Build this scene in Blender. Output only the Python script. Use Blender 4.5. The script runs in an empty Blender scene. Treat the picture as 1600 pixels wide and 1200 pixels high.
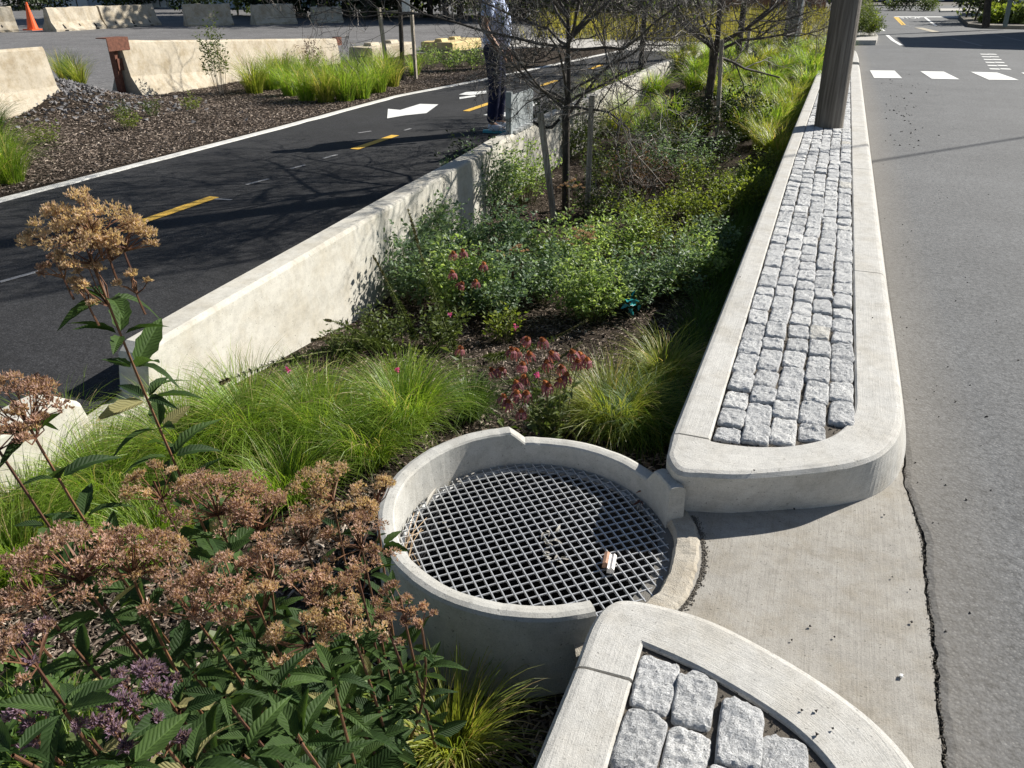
import bpy, math, random
import numpy as np
from mathutils import Vector
R = math.radians
rng = np.random.default_rng(7)
random.seed(7)
sc = bpy.context.scene
col = sc.collection

# ------------------------------------------------------------------ survey of the place: pixel of the photograph -> point at height z
F, H, YAW = 1202.0, 1.6, R(21.2)
PIT = math.atan(630 / F)
FW = np.array([-math.sin(YAW) * math.cos(PIT), math.cos(YAW) * math.cos(PIT), -math.sin(PIT)])
RT = np.array([math.cos(YAW), math.sin(YAW), 0.0])
UP = np.cross(RT, FW)
CAM = np.array([0, 0, H])
def ray(px, py):
    d = FW + RT * (px - 800) / F + UP * (600 - py) / F
    return d
def at(px, py, z=0.0):
    d = ray(px, py); t = (z - H) / d[2]
    return CAM + d * t
def atd(px, py, dist):
    d = ray(px, py); return CAM + d / np.linalg.norm(d) * dist
SUN = np.array([.64, .77, math.tan(R(34))]); SUN /= np.linalg.norm(SUN)

# ------------------------------------------------------------------ mesh builder
class MB:
    def __init__(s): s.V = []; s.F = []; s.A = []; s.U = []; s.M = []; s.n = 0
    def add(s, V, Fc, v=0.5, uv=None, mi=0):
        V = np.asarray(V, dtype=np.float32).reshape(-1, 3); k = len(V)
        s.V.append(V)
        s.A.append(np.full(k, v, np.float32) if np.isscalar(v) else np.asarray(v, np.float32))
        s.U.append(np.zeros((k, 2), np.float32) if uv is None else np.asarray(uv, np.float32))
        if isinstance(Fc, np.ndarray): groups = [Fc]
        else:
            d = {}
            for f in Fc: d.setdefault(len(f), []).append(f)
            groups = [np.array(g) for g in d.values()]
        for g in groups:
            s.F.append(g.astype(np.int64) + s.n); s.M.append(np.full(len(g), mi, np.int32))
        s.n += k
    def inst(s, T, Fc, Ms, Ps, v=0.5, mi=0, uv=None):
        k, n = len(Ps), len(T)
        if k == 0: return
        V = np.einsum('kij,nj->kni', Ms, T) + Ps[:, None, :]
        Fa = np.asarray(Fc)
        FF = (Fa[None] + (np.arange(k) * n)[:, None, None]).reshape(-1, Fa.shape[1])
        vv = np.full(k, v) if np.isscalar(v) else np.asarray(v)
        s.add(V.reshape(-1, 3), FF, np.repeat(vv, n), None if uv is None else np.tile(uv, (k, 1)), mi)
    def build(s, name, mats, parent=None, smooth=False, local=True):
        me = bpy.data.meshes.new(name)
        if s.n:
            V = np.concatenate(s.V); 
            o_loc = np.zeros(3)
            if parent is not None and local: V = V - np.array(parent['_o'], dtype=np.float32)
            me.vertices.add(len(V)); me.vertices.foreach_set('co', V.astype(np.float32).ravel())
            L = np.concatenate([f.ravel() for f in s.F]); cnt = np.concatenate([np.full(len(f), f.shape[1]) for f in s.F])
            me.loops.add(len(L)); me.loops.foreach_set('vertex_index', L.astype(np.int32))
            me.polygons.add(len(cnt))
            st = np.concatenate([[0], np.cumsum(cnt)[:-1]])
            me.polygons.foreach_set('loop_start', st.astype(np.int32)); me.polygons.foreach_set('loop_total', cnt.astype(np.int32))
            me.polygons.foreach_set('material_index', np.concatenate(s.M))
            me.polygons.foreach_set('use_smooth', np.full(len(cnt), smooth))
            a = me.attributes.new('v', 'FLOAT', 'POINT'); a.data.foreach_set('value', np.concatenate(s.A))
            uvl = me.uv_layers.new(name='UVMap'); U = np.concatenate(s.U)[L]; uvl.data.foreach_set('uv', U.ravel())
            me.update(calc_edges=True); me.validate()
        for m in (mats if isinstance(mats, (list, tuple)) else [mats]): me.materials.append(m)
        o = bpy.data.objects.new(name, me); col.objects.link(o)
        if parent is not None: o.parent = parent; o['_o'] = parent['_o']
        else: o['_o'] = [0., 0., 0.]
        return o

def tag(o, label=None, cat=None, group=None, kind=None):
    if label: o['label'] = label
    if cat: o['category'] = cat
    if group: o['group'] = group
    if kind: o['kind'] = kind
    return o
def thing(name, label, cat, loc=(0, 0, 0), group=None):
    o = bpy.data.objects.new(name, None); col.objects.link(o); o.location = tuple(float(a) for a in loc)
    o.empty_display_size = .05
    o['_o'] = [float(a) for a in loc]
    return tag(o, label, cat, group)
def struct(mb, name, mats, smooth=False): return tag(mb.build(name, mats, smooth=smooth), kind='structure')
def copy_thing(root, loc, rz=0, sc_=1.0, label=None):
    r = root.copy(); col.objects.link(r); r.location = tuple(float(a) for a in loc); r.rotation_euler = (0, 0, rz)
    r.scale = (sc_,) * 3 if np.isscalar(sc_) else sc_
    if label: r['label'] = label
    for ch in root.children:
        c = ch.copy(); col.objects.link(c); c.parent = r
        for g in ch.children:
            d = g.copy(); col.objects.link(d); d.parent = c
    return r

BOXF = [(0, 3, 2, 1), (4, 5, 6, 7), (0, 1, 5, 4), (1, 2, 6, 5), (2, 3, 7, 6), (3, 0, 4, 7)]
def box(mb, c, sz, rz=0, v=.5, mi=0, M=None):
    x, y, z = np.array(sz) / 2
    P = np.array([(-x, -y, -z), (x, -y, -z), (x, y, -z), (-x, y, -z), (-x, -y, z), (x, -y, z), (x, y, z), (-x, y, z)])
    if M is None:
        ca, sa = math.cos(rz), math.sin(rz); M = np.array([[ca, -sa, 0], [sa, ca, 0], [0, 0, 1]])
    mb.add(P @ M.T + np.array(c), BOXF, v, mi=mi)
def nrm(a): a = np.asarray(a, float); return a / (np.linalg.norm(a, axis=-1, keepdims=True) + 1e-9)
def bar(mb, a, b, w, d=None, v=.5, mi=0, up=(0, 0, 1)):
    a, b = np.array(a, float), np.array(b, float); d = d or w; L = np.linalg.norm(b - a); z = nrm(b - a)
    u = np.array(up, float)
    if abs(z @ nrm(u)) > .95: u = np.array([1, 0, 0.])
    x = nrm(np.cross(u, z)); y = np.cross(z, x)
    box(mb, (a + b) / 2, (w, d, L), v=v, mi=mi, M=np.stack([x, y, z], 1))
def tube(mb, pts, rad, n=6, v=.5, mi=0, cap=True):
    pts = np.asarray(pts, float); k = len(pts); rad = np.full(k, rad) if np.isscalar(rad) else np.asarray(rad)
    t = nrm(np.gradient(pts, axis=0)); u = np.array([0, 0, 1.])
    if abs(t[0] @ u) > .9: u = np.array([1., 0, 0])
    x = nrm(np.cross(t, u)); y = np.cross(t, x)
    a = np.arange(n) * 2 * math.pi / n
    V = pts[:, None] + rad[:, None, None] * (np.cos(a)[None, :, None] * x[:, None] + np.sin(a)[None, :, None] * y[:, None])
    i = np.arange(k - 1)[:, None] * n; j = np.arange(n)[None]; j2 = (j + 1) % n
    Fq = np.stack([i + j, i + j2, i + n + j2, i + n + j], -1).reshape(-1, 4)
    uv = np.stack([np.tile(a, k), np.repeat(np.arange(k), n)], 1)
    mb.add(V.reshape(-1, 3), Fq, v, uv, mi)
    if cap:
        mb.add(V[0], [tuple(range(n))], v, mi=mi); mb.add(V[-1], [tuple(range(n))[::-1]], v, mi=mi)
def grid(mb, X, Y, Z, v=.5, uv=None, mi=0):
    r, c = X.shape; V = np.stack([X, Y, Z], -1).reshape(-1, 3)
    i = np.arange(r - 1)[:, None] * c; j = np.arange(c - 1)[None]
    Fq = np.stack([i + j, i + j + 1, i + c + j + 1, i + c + j], -1).reshape(-1, 4)
    mb.add(V, Fq, v if np.isscalar(v) else v.ravel(), uv, mi)
def prism(mb, poly, z0, z1, v=.5, mi=0):
    n = len(poly); P = [(x, y, z0) for x, y in poly] + [(x, y, z1) for x, y in poly]
    mb.add(P, [tuple(range(n))[::-1], tuple(range(n, 2 * n))] + [(i, (i + 1) % n, n + (i + 1) % n, n + i) for i in range(n)], v, mi=mi)
def extr(mb, prof, a, b, v=.5, mi=0, nseg=1, jit=0):
    """profile (offset across, height) swept from a to b in plan, closed ends"""
    a, b = np.array(a, float), np.array(b, float); t = nrm(b[:2] - a[:2]); nx = np.array([t[1], -t[0]])
    P = []
    for k in range(nseg + 1):
        c = a[:2] + (b[:2] - a[:2]) * k / nseg
        for (o, z) in prof:
            q = c + nx * o; j = rng.normal(0, jit, 3) if jit else (0, 0, 0)
            P.append((q[0] + j[0], q[1] + j[1], z + j[2]))
    n = len(prof); Fs = [tuple(range(n))[::-1], tuple(range(nseg * n, nseg * n + n))]
    for k in range(nseg):
        for i in range(n): Fs.append((k * n + i, k * n + (i + 1) % n, (k + 1) * n + (i + 1) % n, (k + 1) * n + i))
    mb.add(P, Fs, v, mi=mi)
# value noise for displacement
_T = rng.random((64, 64))
def vn(x, y):
    x = np.asarray(x, float); y = np.asarray(y, float); xi = np.floor(x).astype(int); yi = np.floor(y).astype(int)
    fx = x - xi; fy = y - yi; fx = fx * fx * (3 - 2 * fx); fy = fy * fy * (3 - 2 * fy)
    g = lambda a, b: _T[a % 64, b % 64]
    return (g(xi, yi) * (1 - fx) + g(xi + 1, yi) * fx) * (1 - fy) + (g(xi, yi + 1) * (1 - fx) + g(xi + 1, yi + 1) * fx) * fy
def fbm(x, y, o=4):
    s = 0; a = .5
    for k in range(o): s = s + a * (vn(x * 2 ** k + 7.3 * k, y * 2 ** k + 3.1 * k) - .5); a *= .5
    return s

# ------------------------------------------------------------------ materials
class Mat:
    def __init__(s, name, rough=.9, spec=.3):
        s.m = bpy.data.materials.new(name); s.m.use_nodes = True; s.t = s.m.node_tree; s.N = s.t.nodes; s.L = s.t.links
        s.b = s.N['Principled BSDF']; s.b.inputs['Roughness'].default_value = rough
        s.b.inputs['Specular IOR Level'].default_value = spec
        s.co = s.N.new('ShaderNodeTexCoord')
    def n(s, ty, **k):
        n = s.N.new('ShaderNode' + ty)
        for a, b in k.items():
            if hasattr(n, a): setattr(n, a, b)
            else: n.inputs[a].default_value = b
        return n
    def lk(s, a, b): s.L.new(a, b)
    def noise(s, scale, detail=4, rough=.6, src='Object', vec=(1, 1, 1), typ='Noise', dist=0):
        mp = s.n('Mapping'); mp.inputs['Scale'].default_value = vec; s.lk(s.co.outputs[src], mp.inputs[0])
        if typ == 'Noise':
            t = s.n('TexNoise'); t.inputs['Scale'].default_value = scale; t.inputs['Detail'].default_value = detail
            t.inputs['Roughness'].default_value = rough; t.inputs['Distortion'].default_value = dist
            s.lk(mp.outputs[0], t.inputs['Vector']); return t.outputs['Fac']
        t = s.n('TexVoronoi'); t.inputs['Scale'].default_value = scale; s.lk(mp.outputs[0], t.inputs['Vector']); return t.outputs['Distance']
    def ramp(s, fac, stops):
        r = s.n('ValToRGB'); e = r.color_ramp.elements
        while len(e) < len(stops): e.new(.5)
        for i, (p, c) in enumerate(stops):
            e[i].position = p; e[i].color = (c, c, c, 1) if np.isscalar(c) else (*c, 1)
        s.lk(fac, r.inputs[0]); return r.outputs[0]
    def mix(s, f, a, b, mode='MIX'):
        m = s.n('MixRGB'); m.blend_type = mode
        for i, x in zip((0, 1, 2), (f, a, b)):
            if hasattr(x, 'default_value') and hasattr(x, 'node'): s.lk(x, m.inputs[i])
            elif i == 0: m.inputs[0].default_value = x
            else: m.inputs[i].default_value = (x, x, x, 1) if np.isscalar(x) else (*x, 1)
        return m.outputs[0]
    def attr(s, nm='v'): a = s.n('Attribute'); a.attribute_name = nm; return a.outputs['Fac']
    def col(s, c): s.lk(c, s.b.inputs['Base Color']); return s
    def bump(s, h, st=.3, d=.01):
        b = s.n('Bump'); b.inputs['Strength'].default_value = st; b.inputs['Distance'].default_value = d
        s.lk(h, b.inputs['Height'])
        if getattr(s, '_b', None): s.lk(s._b, b.inputs['Normal'])
        s._b = b.outputs[0]; s.lk(s._b, s.b.inputs['Normal']); return s

def concrete(name, c0, c1, brush=None, uv=False, stain=.5, fine=1.0, bumpd=.004):
    m = Mat(name, .92, .2)
    src = 'UV' if uv else 'Object'
    big = m.noise(2.2, 5, .65); fine_n = m.noise(240, 3, .7); mid = m.noise(22, 5, .7)
    c = m.mix(m.ramp(big, [(.25, 0.), (.8, 1.)]), c0, c1)
    c = m.mix(.75, c, m.ramp(mid, [(.25, .72), (.55, 1.0), (.8, 1.08)]), 'MULTIPLY')
    c = m.mix(.6 * fine, c, m.ramp(fine_n, [(.3, .62), (.5, 1.), (.75, 1.15)]), 'MULTIPLY')
    pit = m.noise(95, 2, .5)
    c = m.mix(.8, c, m.ramp(pit, [(.0, .3), (.27, .45), (.33, 1.)]), 'MULTIPLY')
    st = m.noise(5, 6, .7)
    c = m.mix(stain, c, m.ramp(st, [(.35, (.72, .66, .56)), (.55, (1, 1, 1))]), 'MULTIPLY')
    h = m.mix(.5, fine_n, mid)
    if brush:
        br = m.noise(1.0, 5, .75, src, brush); br2 = m.noise(1.0, 3, .6, src, tuple(b * .37 for b in brush))
        c = m.mix(.5, c, m.ramp(br, [(.3, .78), (.5, 1.0), (.7, 1.1)]), 'MULTIPLY')
        m.bump(br, .5, .004)
    m.bump(h, .6, bumpd)
    return m.col(c).m

def asphalt(name, base, hi, speck, warm=(1, 1, 1), big=.25, agg=85):
    m = Mat(name, .88, .35)
    v = m.noise(agg, 2, .5, typ='Vor'); f = m.noise(agg * 1.3, 4, .85); b = m.noise(.7, 5, .7); b2 = m.noise(4.5, 4, .7)
    st = m.noise(1.0, 4, .7, vec=(6, 1.2, 1))
    c = m.mix(m.ramp(f, [(.38, 0.), (.62, 1.)]), base, hi)
    c = m.mix(m.ramp(v, [(.0, .8), (.15, .5), (.3, 0.)]), c, speck)
    c = m.mix(1., c, m.ramp(m.noise(agg * .45, 5, .8), [(.36, .62), (.5, 1.), (.66, 1.3)]), 'MULTIPLY')
    c = m.mix(1., c, m.ramp(b, [(.3, 1 - big), (.7, 1 + big)]), 'MULTIPLY')
    c = m.mix(.8, c, m.ramp(b2, [(.3, 1 - big * .6), (.7, 1 + big * .6)]), 'MULTIPLY')
    c = m.mix(.5, c, m.ramp(st, [(.3, 1 - big * .7), (.7, 1 + big * .5)]), 'MULTIPLY')
    c = m.mix(1., c, warm, 'MULTIPLY')
    m.bump(f, .45, .003); m.bump(v, .4, .003)
    return m.col(c).m

def leafmat(name, a, b, trans=.35, rough=.45, spec=.4, dry=None, gscale=14):
    m = Mat(name, rough, spec)
    n = m.noise(gscale, 3, .6)
    c = m.mix(m.attr(), a, b)
    c = m.mix(.7, c, m.ramp(n, [(.3, .65), (.7, 1.25)]), 'MULTIPLY')
    if dry is not None:
        d = m.n('Math'); d.operation = 'GREATER_THAN'; m.lk(m.attr(), d.inputs[0]); d.inputs[1].default_value = .9
        c = m.mix(d.outputs[0], c, dry)
    m.col(c)
    if trans > 0:
        t = m.n('BsdfTranslucent'); g = m.mix(1., c, (1.5, 1.5, .8), 'MULTIPLY'); m.lk(g, t.inputs[0])
        ms = m.n('MixShader'); ms.inputs[0].default_value = trans
        m.lk(m.b.outputs[0], ms.inputs[1]); m.lk(t.outputs[0], ms.inputs[2]); m.lk(ms.outputs[0], m.N['Material Output'].inputs['Surface'])
    return m.m
def plain(name, c, rough=.6, metal=0, var=.25, scale=30, spec=.4, bump=0):
    m = Mat(name, rough, spec); m.b.inputs['Metallic'].default_value = metal
    n = m.noise(scale, 4, .65)
    m.col(m.mix(1., c, m.ramp(n, [(.25, 1 - var), (.75, 1 + var)]), 'MULTIPLY'))
    if bump: m.bump(n, bump, .004)
    return m.m

M = {}
M['kerb'] = concrete('kerb_concrete', (.50, .49, .465), (.60, .585, .55), brush=(5, 170, 1), uv=True, stain=.35)
M['apron'] = concrete('apron_concrete', (.33, .312, .282), (.41, .39, .355), brush=(130, 3.0, 1), stain=.55)
M['ring'] = concrete('precast_concrete', (.43, .425, .40), (.55, .54, .505), stain=.3, bumpd=.002)
M['wallc'] = concrete('wall_concrete', (.53, .505, .445), (.62, .60, .54), brush=(6, 1.2, 9), stain=.45, fine=.5, bumpd=.002)
M['walltop'] = concrete('wall_top_concrete', (.60, .59, .56), (.70, .69, .66), brush=(130, 2, 1), stain=.2, fine=.6, bumpd=.003)
M['road'] = asphalt('road_asphalt', (.155, .155, .158), (.235, .232, .23), (.36, .35, .335), big=.13)
M['path'] = asphalt('path_asphalt', (.010, .0105, .012), (.032, .032, .034), (.085, .085, .09), big=.3, agg=80)
M['lot'] = asphalt('lot_gravel', (.10, .098, .10), (.19, .185, .185), (.34, .33, .32), big=.25, agg=26)
M['barrier'] = concrete('barrier_concrete', (.46, .40, .31), (.60, .54, .44), brush=(9, 9, .7), stain=.8, fine=.5)
M['yblock'] = concrete('yellow_block_paint', (.62, .47, .20), (.72, .60, .36), brush=(9, 9, .7), stain=.6, fine=.5)
M['walk'] = concrete('sidewalk_concrete', (.48, .46, .43), (.56, .54, .5), stain=.3)

def soil_mat():
    m = Mat('mulch_soil', .95, .1); n = m.noise(30, 6, .75); k = m.noise(9, 4, .6); f = m.noise(70, 2, .6, vec=(1, .4, 1), dist=1.2)
    c = m.ramp(n, [(.3, (.022, .017, .013)), (.55, (.065, .050, .038)), (.75, (.14, .115, .092))])
    c = m.mix(.9, c, m.ramp(f, [(.35, .5), (.6, 1.3), (.75, 2.2)]), 'MULTIPLY')
    c = m.mix(.6, c, m.ramp(k, [(.3, .6), (.7, 1.2)]), 'MULTIPLY'); m.bump(n, 1., .03); m.bump(f, .8, .01)
    return m.col(c).m
M['soil'] = soil_mat()
def chipmat():
    m = Mat('mulch_chip', .9, .15); c = m.ramp(m.attr(), [(0., (.05, .038, .03)), (.45, (.20, .155, .125)), (.8, (.42, .345, .285)), (1., (.58, .50, .42))])
    n = m.noise(60, 3, .7); return m.col(m.mix(.7, c, m.ramp(n, [(.3, .6), (.7, 1.25)]), 'MULTIPLY')).m
M['chip'] = chipmat()
def granite():
    m = Mat('granite', .85, .3)
    c = m.ramp(m.attr(), [(0., (.58, .585, .59)), (.5, (.70, .705, .71)), (.86, (.80, .80, .79)), (.95, (.72, .69, .62)), (1., (.70, .64, .52))])
    sp = m.noise(260, 3, .8); s2 = m.noise(90, 4, .75)
    c = m.mix(.9, c, m.ramp(sp, [(.30, .45), (.42, .9), (.55, 1.05), (.7, 1.25)]), 'MULTIPLY')
    c = m.mix(.8, c, m.ramp(s2, [(.3, .78), (.6, 1.1)]), 'MULTIPLY')
    m.bump(m.noise(55, 5, .75), 1., .02); m.bump(s2, .9, .012); m.bump(sp, .6, .005)
    return m.col(c).m
M['granite'] = granite()
M['joint'] = concrete('joint_sand', (.075, .065, .055), (.17, .15, .125), stain=.4, fine=1.5, bumpd=.01)
M['silt'] = concrete('silt', (.17, .16, .145), (.24, .23, .21), stain=.4, fine=1.3, bumpd=.008)
M['steel'] = plain('galvanised_steel', (.62, .63, .64), .42, .55, .15, 60)
M['panel'] = plain('galvanised_sheet', (.30, .33, .345), .75, 0, .25, 18)
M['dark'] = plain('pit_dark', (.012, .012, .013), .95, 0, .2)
M['rust'] = plain('rusty_steel', (.16, .065, .042), .75, .2, .5, 25)
M['white'] = plain('road_white_paint', (.74, .74, .72), .7, 0, .12, 60)
M['faint'] = plain('faint_white_paint', (.24, .24, .245), .8, 0, .5, 90)
M['wornline'] = plain('worn_white_paint', (.42, .42, .42), .8, 0, .35, 60)
M['yellow'] = plain('road_yellow_paint', (.72, .44, .07), .7, 0, .15, 40)
M['wornyel'] = plain('worn_yellow_paint', (.42, .37, .28), .8, 0, .3, 40)
def wood(name, a, b, vec):
    m = Mat(name, .9, .15); n = m.noise(1., 6, .7, vec=vec, dist=.3); n2 = m.noise(1, 3, .6, vec=tuple(v * .25 for v in vec))
    c = m.mix(m.ramp(n, [(.32, 0.), (.62, 1.)]), a, b); c = m.mix(.8, c, m.ramp(n2, [(.35, .6), (.65, 1.2)]), 'MULTIPLY')
    m.bump(n, 1., .02); return m.col(c).m
M['pole'] = wood('weathered_pole', (.12, .105, .09), (.27, .245, .215), (34, 34, 1.2))
M['stake'] = wood('stake_wood', (.24, .20, .155), (.54, .48, .40), (90, 90, 4))
M['bark'] = wood('bark', (.035, .030, .026), (.105, .09, .078), (30, 30, 12))
def twigm():
    m = Mat('twig_bark', .7, .35); c = m.ramp(m.attr(), [(0., (.04, .034, .03)), (.5, (.12, .105, .09)), (1., (.55, .50, .45))]); return m.col(c).m  # random pale tones put backlight into the twig colour
M['twig'] = twigm()
M['stemred'] = leafmat('red_stem', (.10, .045, .03), (.22, .11, .055), 0, .6)
M['stemgreen'] = leafmat('green_stem', (.07, .10, .03), (.16, .17, .06), 0, .6)
M['jleaf'] = leafmat('broad_leaf', (.020, .045, .014), (.075, .13, .034), .38, .62, .22, dry=(.30, .28, .13), gscale=60)
def veins(m):
    t = m.node_tree; N, L = t.nodes, t.links; b = N['Principled BSDF']
    def nd(op, a, c=None, d=None):
        x = N.new('ShaderNodeMath'); x.operation = op
        for i, q in enumerate((a, c, d)):
            if q is None: continue
            if isinstance(q, (int, float)): x.inputs[i].default_value = q
            else: L.new(q, x.inputs[i])
        return x.outputs[0]
    tc = N.new('ShaderNodeTexCoord'); sp = N.new('ShaderNodeSeparateXYZ'); L.new(tc.outputs['UV'], sp.inputs[0])
    ax = nd('ABSOLUTE', sp.outputs[0]); nz = N.new('ShaderNodeTexNoise'); nz.inputs['Scale'].default_value = 40; L.new(tc.outputs['Object'], nz.inputs['Vector']); ph = nd('ADD', nd('MULTIPLY', nd('SUBTRACT', sp.outputs[1], nd('MULTIPLY', ax, 1.1)), 38.), nd('MULTIPLY', nz.outputs['Fac'], 4.5))
    s1 = nd('POWER', nd('ABSOLUTE', nd('SINE', ph)), .6); rib = nd('MINIMUM', nd('MULTIPLY', ax, 30.), 1.); h = nd('MULTIPLY', s1, rib)
    bp = N.new('ShaderNodeBump'); bp.inputs['Strength'].default_value = .45; bp.inputs['Distance'].default_value = .003; L.new(h, bp.inputs['Height']); L.new(bp.outputs[0], b.inputs['Normal'])
    src = b.inputs['Base Color'].links[0].from_socket; r_ = N.new('ShaderNodeValToRGB'); r_.color_ramp.elements[0].color = (1.7, 1.65, 1.5, 1); r_.color_ramp.elements[1].position = .3; r_.color_ramp.elements[1].color = (1, 1, 1, 1); L.new(h, r_.inputs[0])
    mx = N.new('ShaderNodeMixRGB'); mx.blend_type = 'MULTIPLY'; mx.inputs[0].default_value = .8; L.new(src, mx.inputs[1]); L.new(r_.outputs[0], mx.inputs[2]); L.new(mx.outputs[0], b.inputs['Base Color'])
veins(M['jleaf'])
M['tan'] = leafmat('tan_floret', (.30, .20, .145), (.72, .555, .42), .40, .8, .1, gscale=40)
M['rosy'] = leafmat('rosy_floret', (.25, .155, .13), (.62, .43, .36), .35, .8, .1, gscale=40)
M['purple'] = leafmat('purple_floret', (.12, .075, .12), (.40, .28, .38), .4, .8, .1, gscale=40)
M['grass'] = leafmat('grass_blade', (.10, .20, .022), (.38, .50, .075), .50, .42, .45, dry=(.50, .42, .20), gscale=6)
M['grassyel'] = leafmat('golden_grass_blade', (.13, .20, .028), (.42, .43, .09), .50, .42, .45, dry=(.55, .42, .2), gscale=6)
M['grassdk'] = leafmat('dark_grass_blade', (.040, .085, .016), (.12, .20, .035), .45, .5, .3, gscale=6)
M['aleaf'] = leafmat('aster_leaf', (.08, .16, .035), (.42, .52, .22), .5, .45, .5, gscale=9)
M['bluleaf'] = leafmat('blue_green_leaf', (.045, .10, .045), (.27, .37, .23), .38, .5, .45, gscale=9)
M['yleaf'] = leafmat('yellow_green_leaf', (.08, .13, .022), (.27, .31, .065), .45, .5, .3, gscale=9)
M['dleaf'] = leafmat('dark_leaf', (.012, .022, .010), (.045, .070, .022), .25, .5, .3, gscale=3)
M['bleaf'] = leafmat('bush_leaf', (.045, .075, .025), (.16, .20, .06), .35, .5, .3, gscale=5)
M['redleaf'] = leafmat('reddish_leaf', (.07, .045, .04), (.18, .11, .085), .3, .6, .2)
M['petal'] = leafmat('pink_petal', (.17, .06, .075), (.40, .16, .19), .4, .6, .2)
M['cone'] = leafmat('cone_orange', (.12, .035, .015), (.42, .15, .05), 0, .8, .1)
M['hot'] = leafmat('magenta_petal', (.55, .06, .30), (.75, .18, .45), .4, .6, .2)
# ================================================================== SETTING
def bedz(x, y):
    d = np.interp(y, [-3, 2.6, 4.2, 10, 14, 17, 22], [-.2, -.2, -.42, -.42, -.22, -.03, 0.0])
    e = np.interp(x, [-3.2, -2.6, -1.6, -.7, -.3], [.03, 0, -.03, 0, .05])
    return d + e + .05 * fbm(np.asarray(x) * 2, np.asarray(y) * 2, 4)
def wx(y): return np.interp(y, [-3, 1.76, 2.45, 4, 5, 6.3, 7.5, 9, 14, 21], [-2.60, -2.665, -2.735, -2.85, -2.925, -3.0, -3.10, -3.12, -3.15, -3.2])
def pe(y): return np.interp(y, [-4, 8, 11.2, 13.5, 21], [-6.2, -6.2, -6.28, -5.95, -5.2])
def lm(y): return np.interp(y, [-4, 7, 8, 9.4, 10.2, 11, 13, 15, 19, 21], [-11.5, -11.2, -11, -9.9, -9.9, -9.9, -9.9, -9.8, -9.4, -7.2])

b = MB()   # base ground reaching the horizon, lowered under the planting bed
gx = np.array([-400, -60, -20, -3.3, -3.05, -.15, -.12, 20, 60, 400.]); gy = np.array([-60, -5, -4.9, 5, 12, 20.6, 20.7, 60, 120, 700.])
X, Y = np.meshgrid(gx, gy); Z = np.full(X.shape, -.05)
Z[(X > -3.1) & (X < -.13) & (Y > -4.95) & (Y < 20.65)] = -1.3
grid(b, X, Y, Z); struct(b, 'ground', plain('bare_ground', (.13, .12, .105), .95, 0, .3, 8))

b = MB()   # lowered planting bed
xs = np.arange(-3.05, -.19, .045); ys = np.concatenate([np.arange(-3, 7, .05), np.arange(7, 21.2, .15)])
X, Y = np.meshgrid(xs, ys); X = np.maximum(X, wx(Y) + .05)
Z = bedz(X, Y); r, c = X.shape
cx = (X[:-1, :-1] + X[1:, 1:]) / 2; cy = (Y[:-1, :-1] + Y[1:, 1:]) / 2
keep = np.hypot(cx + .66, cy - 1.9) > .47
i = np.arange(r - 1)[:, None] * c; j = np.arange(c - 1)[None]
Fq = np.stack([i + j, i + j + 1, i + c + j + 1, i + c + j], -1)[keep]
b.add(np.stack([X, Y, Z], -1).reshape(-1, 3), Fq); struct(b, 'planting_bed', M['soil'], True)

b = MB()   # mulched ground left of the path
ys = np.arange(-3, 21.2, .12); t = np.linspace(0, 1, 60)
Y = np.repeat(ys[:, None], 60, 1); X = lm(ys)[:, None] * (1 - t) + (pe(ys)[:, None] - .02) * t
hp = at(75, 168); heap = np.exp(-(((X - hp[0]) / 1.1) ** 2 + ((Y - hp[1]) / .75) ** 2))
Z = .02 + .05 * np.minimum(1, (1 - t) * 12) * (fbm(X * 1.3, Y * 1.3) + .3) + .34 * heap
grid(b, X, Y, Z); struct(b, 'mulched_ground', M['soil'], True)
def lefz(x, y): return .035 + .34 * np.exp(-(((x - hp[0]) / 1.1) ** 2 + ((y - hp[1]) / .75) ** 2))

b = MB()   # gravel lot
grid(b, *np.meshgrid(np.linspace(-90, -5.5, 60), np.linspace(-4, 64, 60)), np.full((60, 60), -.004)); 
b.V[0][:, 2] += .03 * np.abs(fbm(b.V[0][:, 0] * .5, b.V[0][:, 1] * .5)) * np.clip(-b.V[0][:, 0] - 7, 0, 1) * np.clip(b.V[0][:, 1] - 11, 0, 1)
struct(b, 'gravel_lot', M['lot'])

b = MB()   # bike path
ys = np.arange(-3, 21.3, .2); t = np.linspace(0, 1, 12); Y = np.repeat(ys[:, None], 12, 1)
X = pe(ys)[:, None] * (1 - t) + (wx(ys)[:, None] + .03) * t
grid(b, X, Y, np.full(X.shape, .006)); struct(b, 'bike_path', M['path'])
b = MB(); X = pe(ys)[:, None] + np.array([-.035, -.03, .075, .08])[None] + .006 * rng.normal(size=(len(ys), 1)); Y = np.repeat(ys[:, None], 4, 1)
Z = np.tile(np.array([-.02, .016, .016, .004]), (len(ys), 1)); grid(b, X, Y, Z); struct(b, 'path_edge_line', M['wornline'] and plain('edge_paint', (.62, .61, .58), .8, 0, .2, 30))

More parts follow.
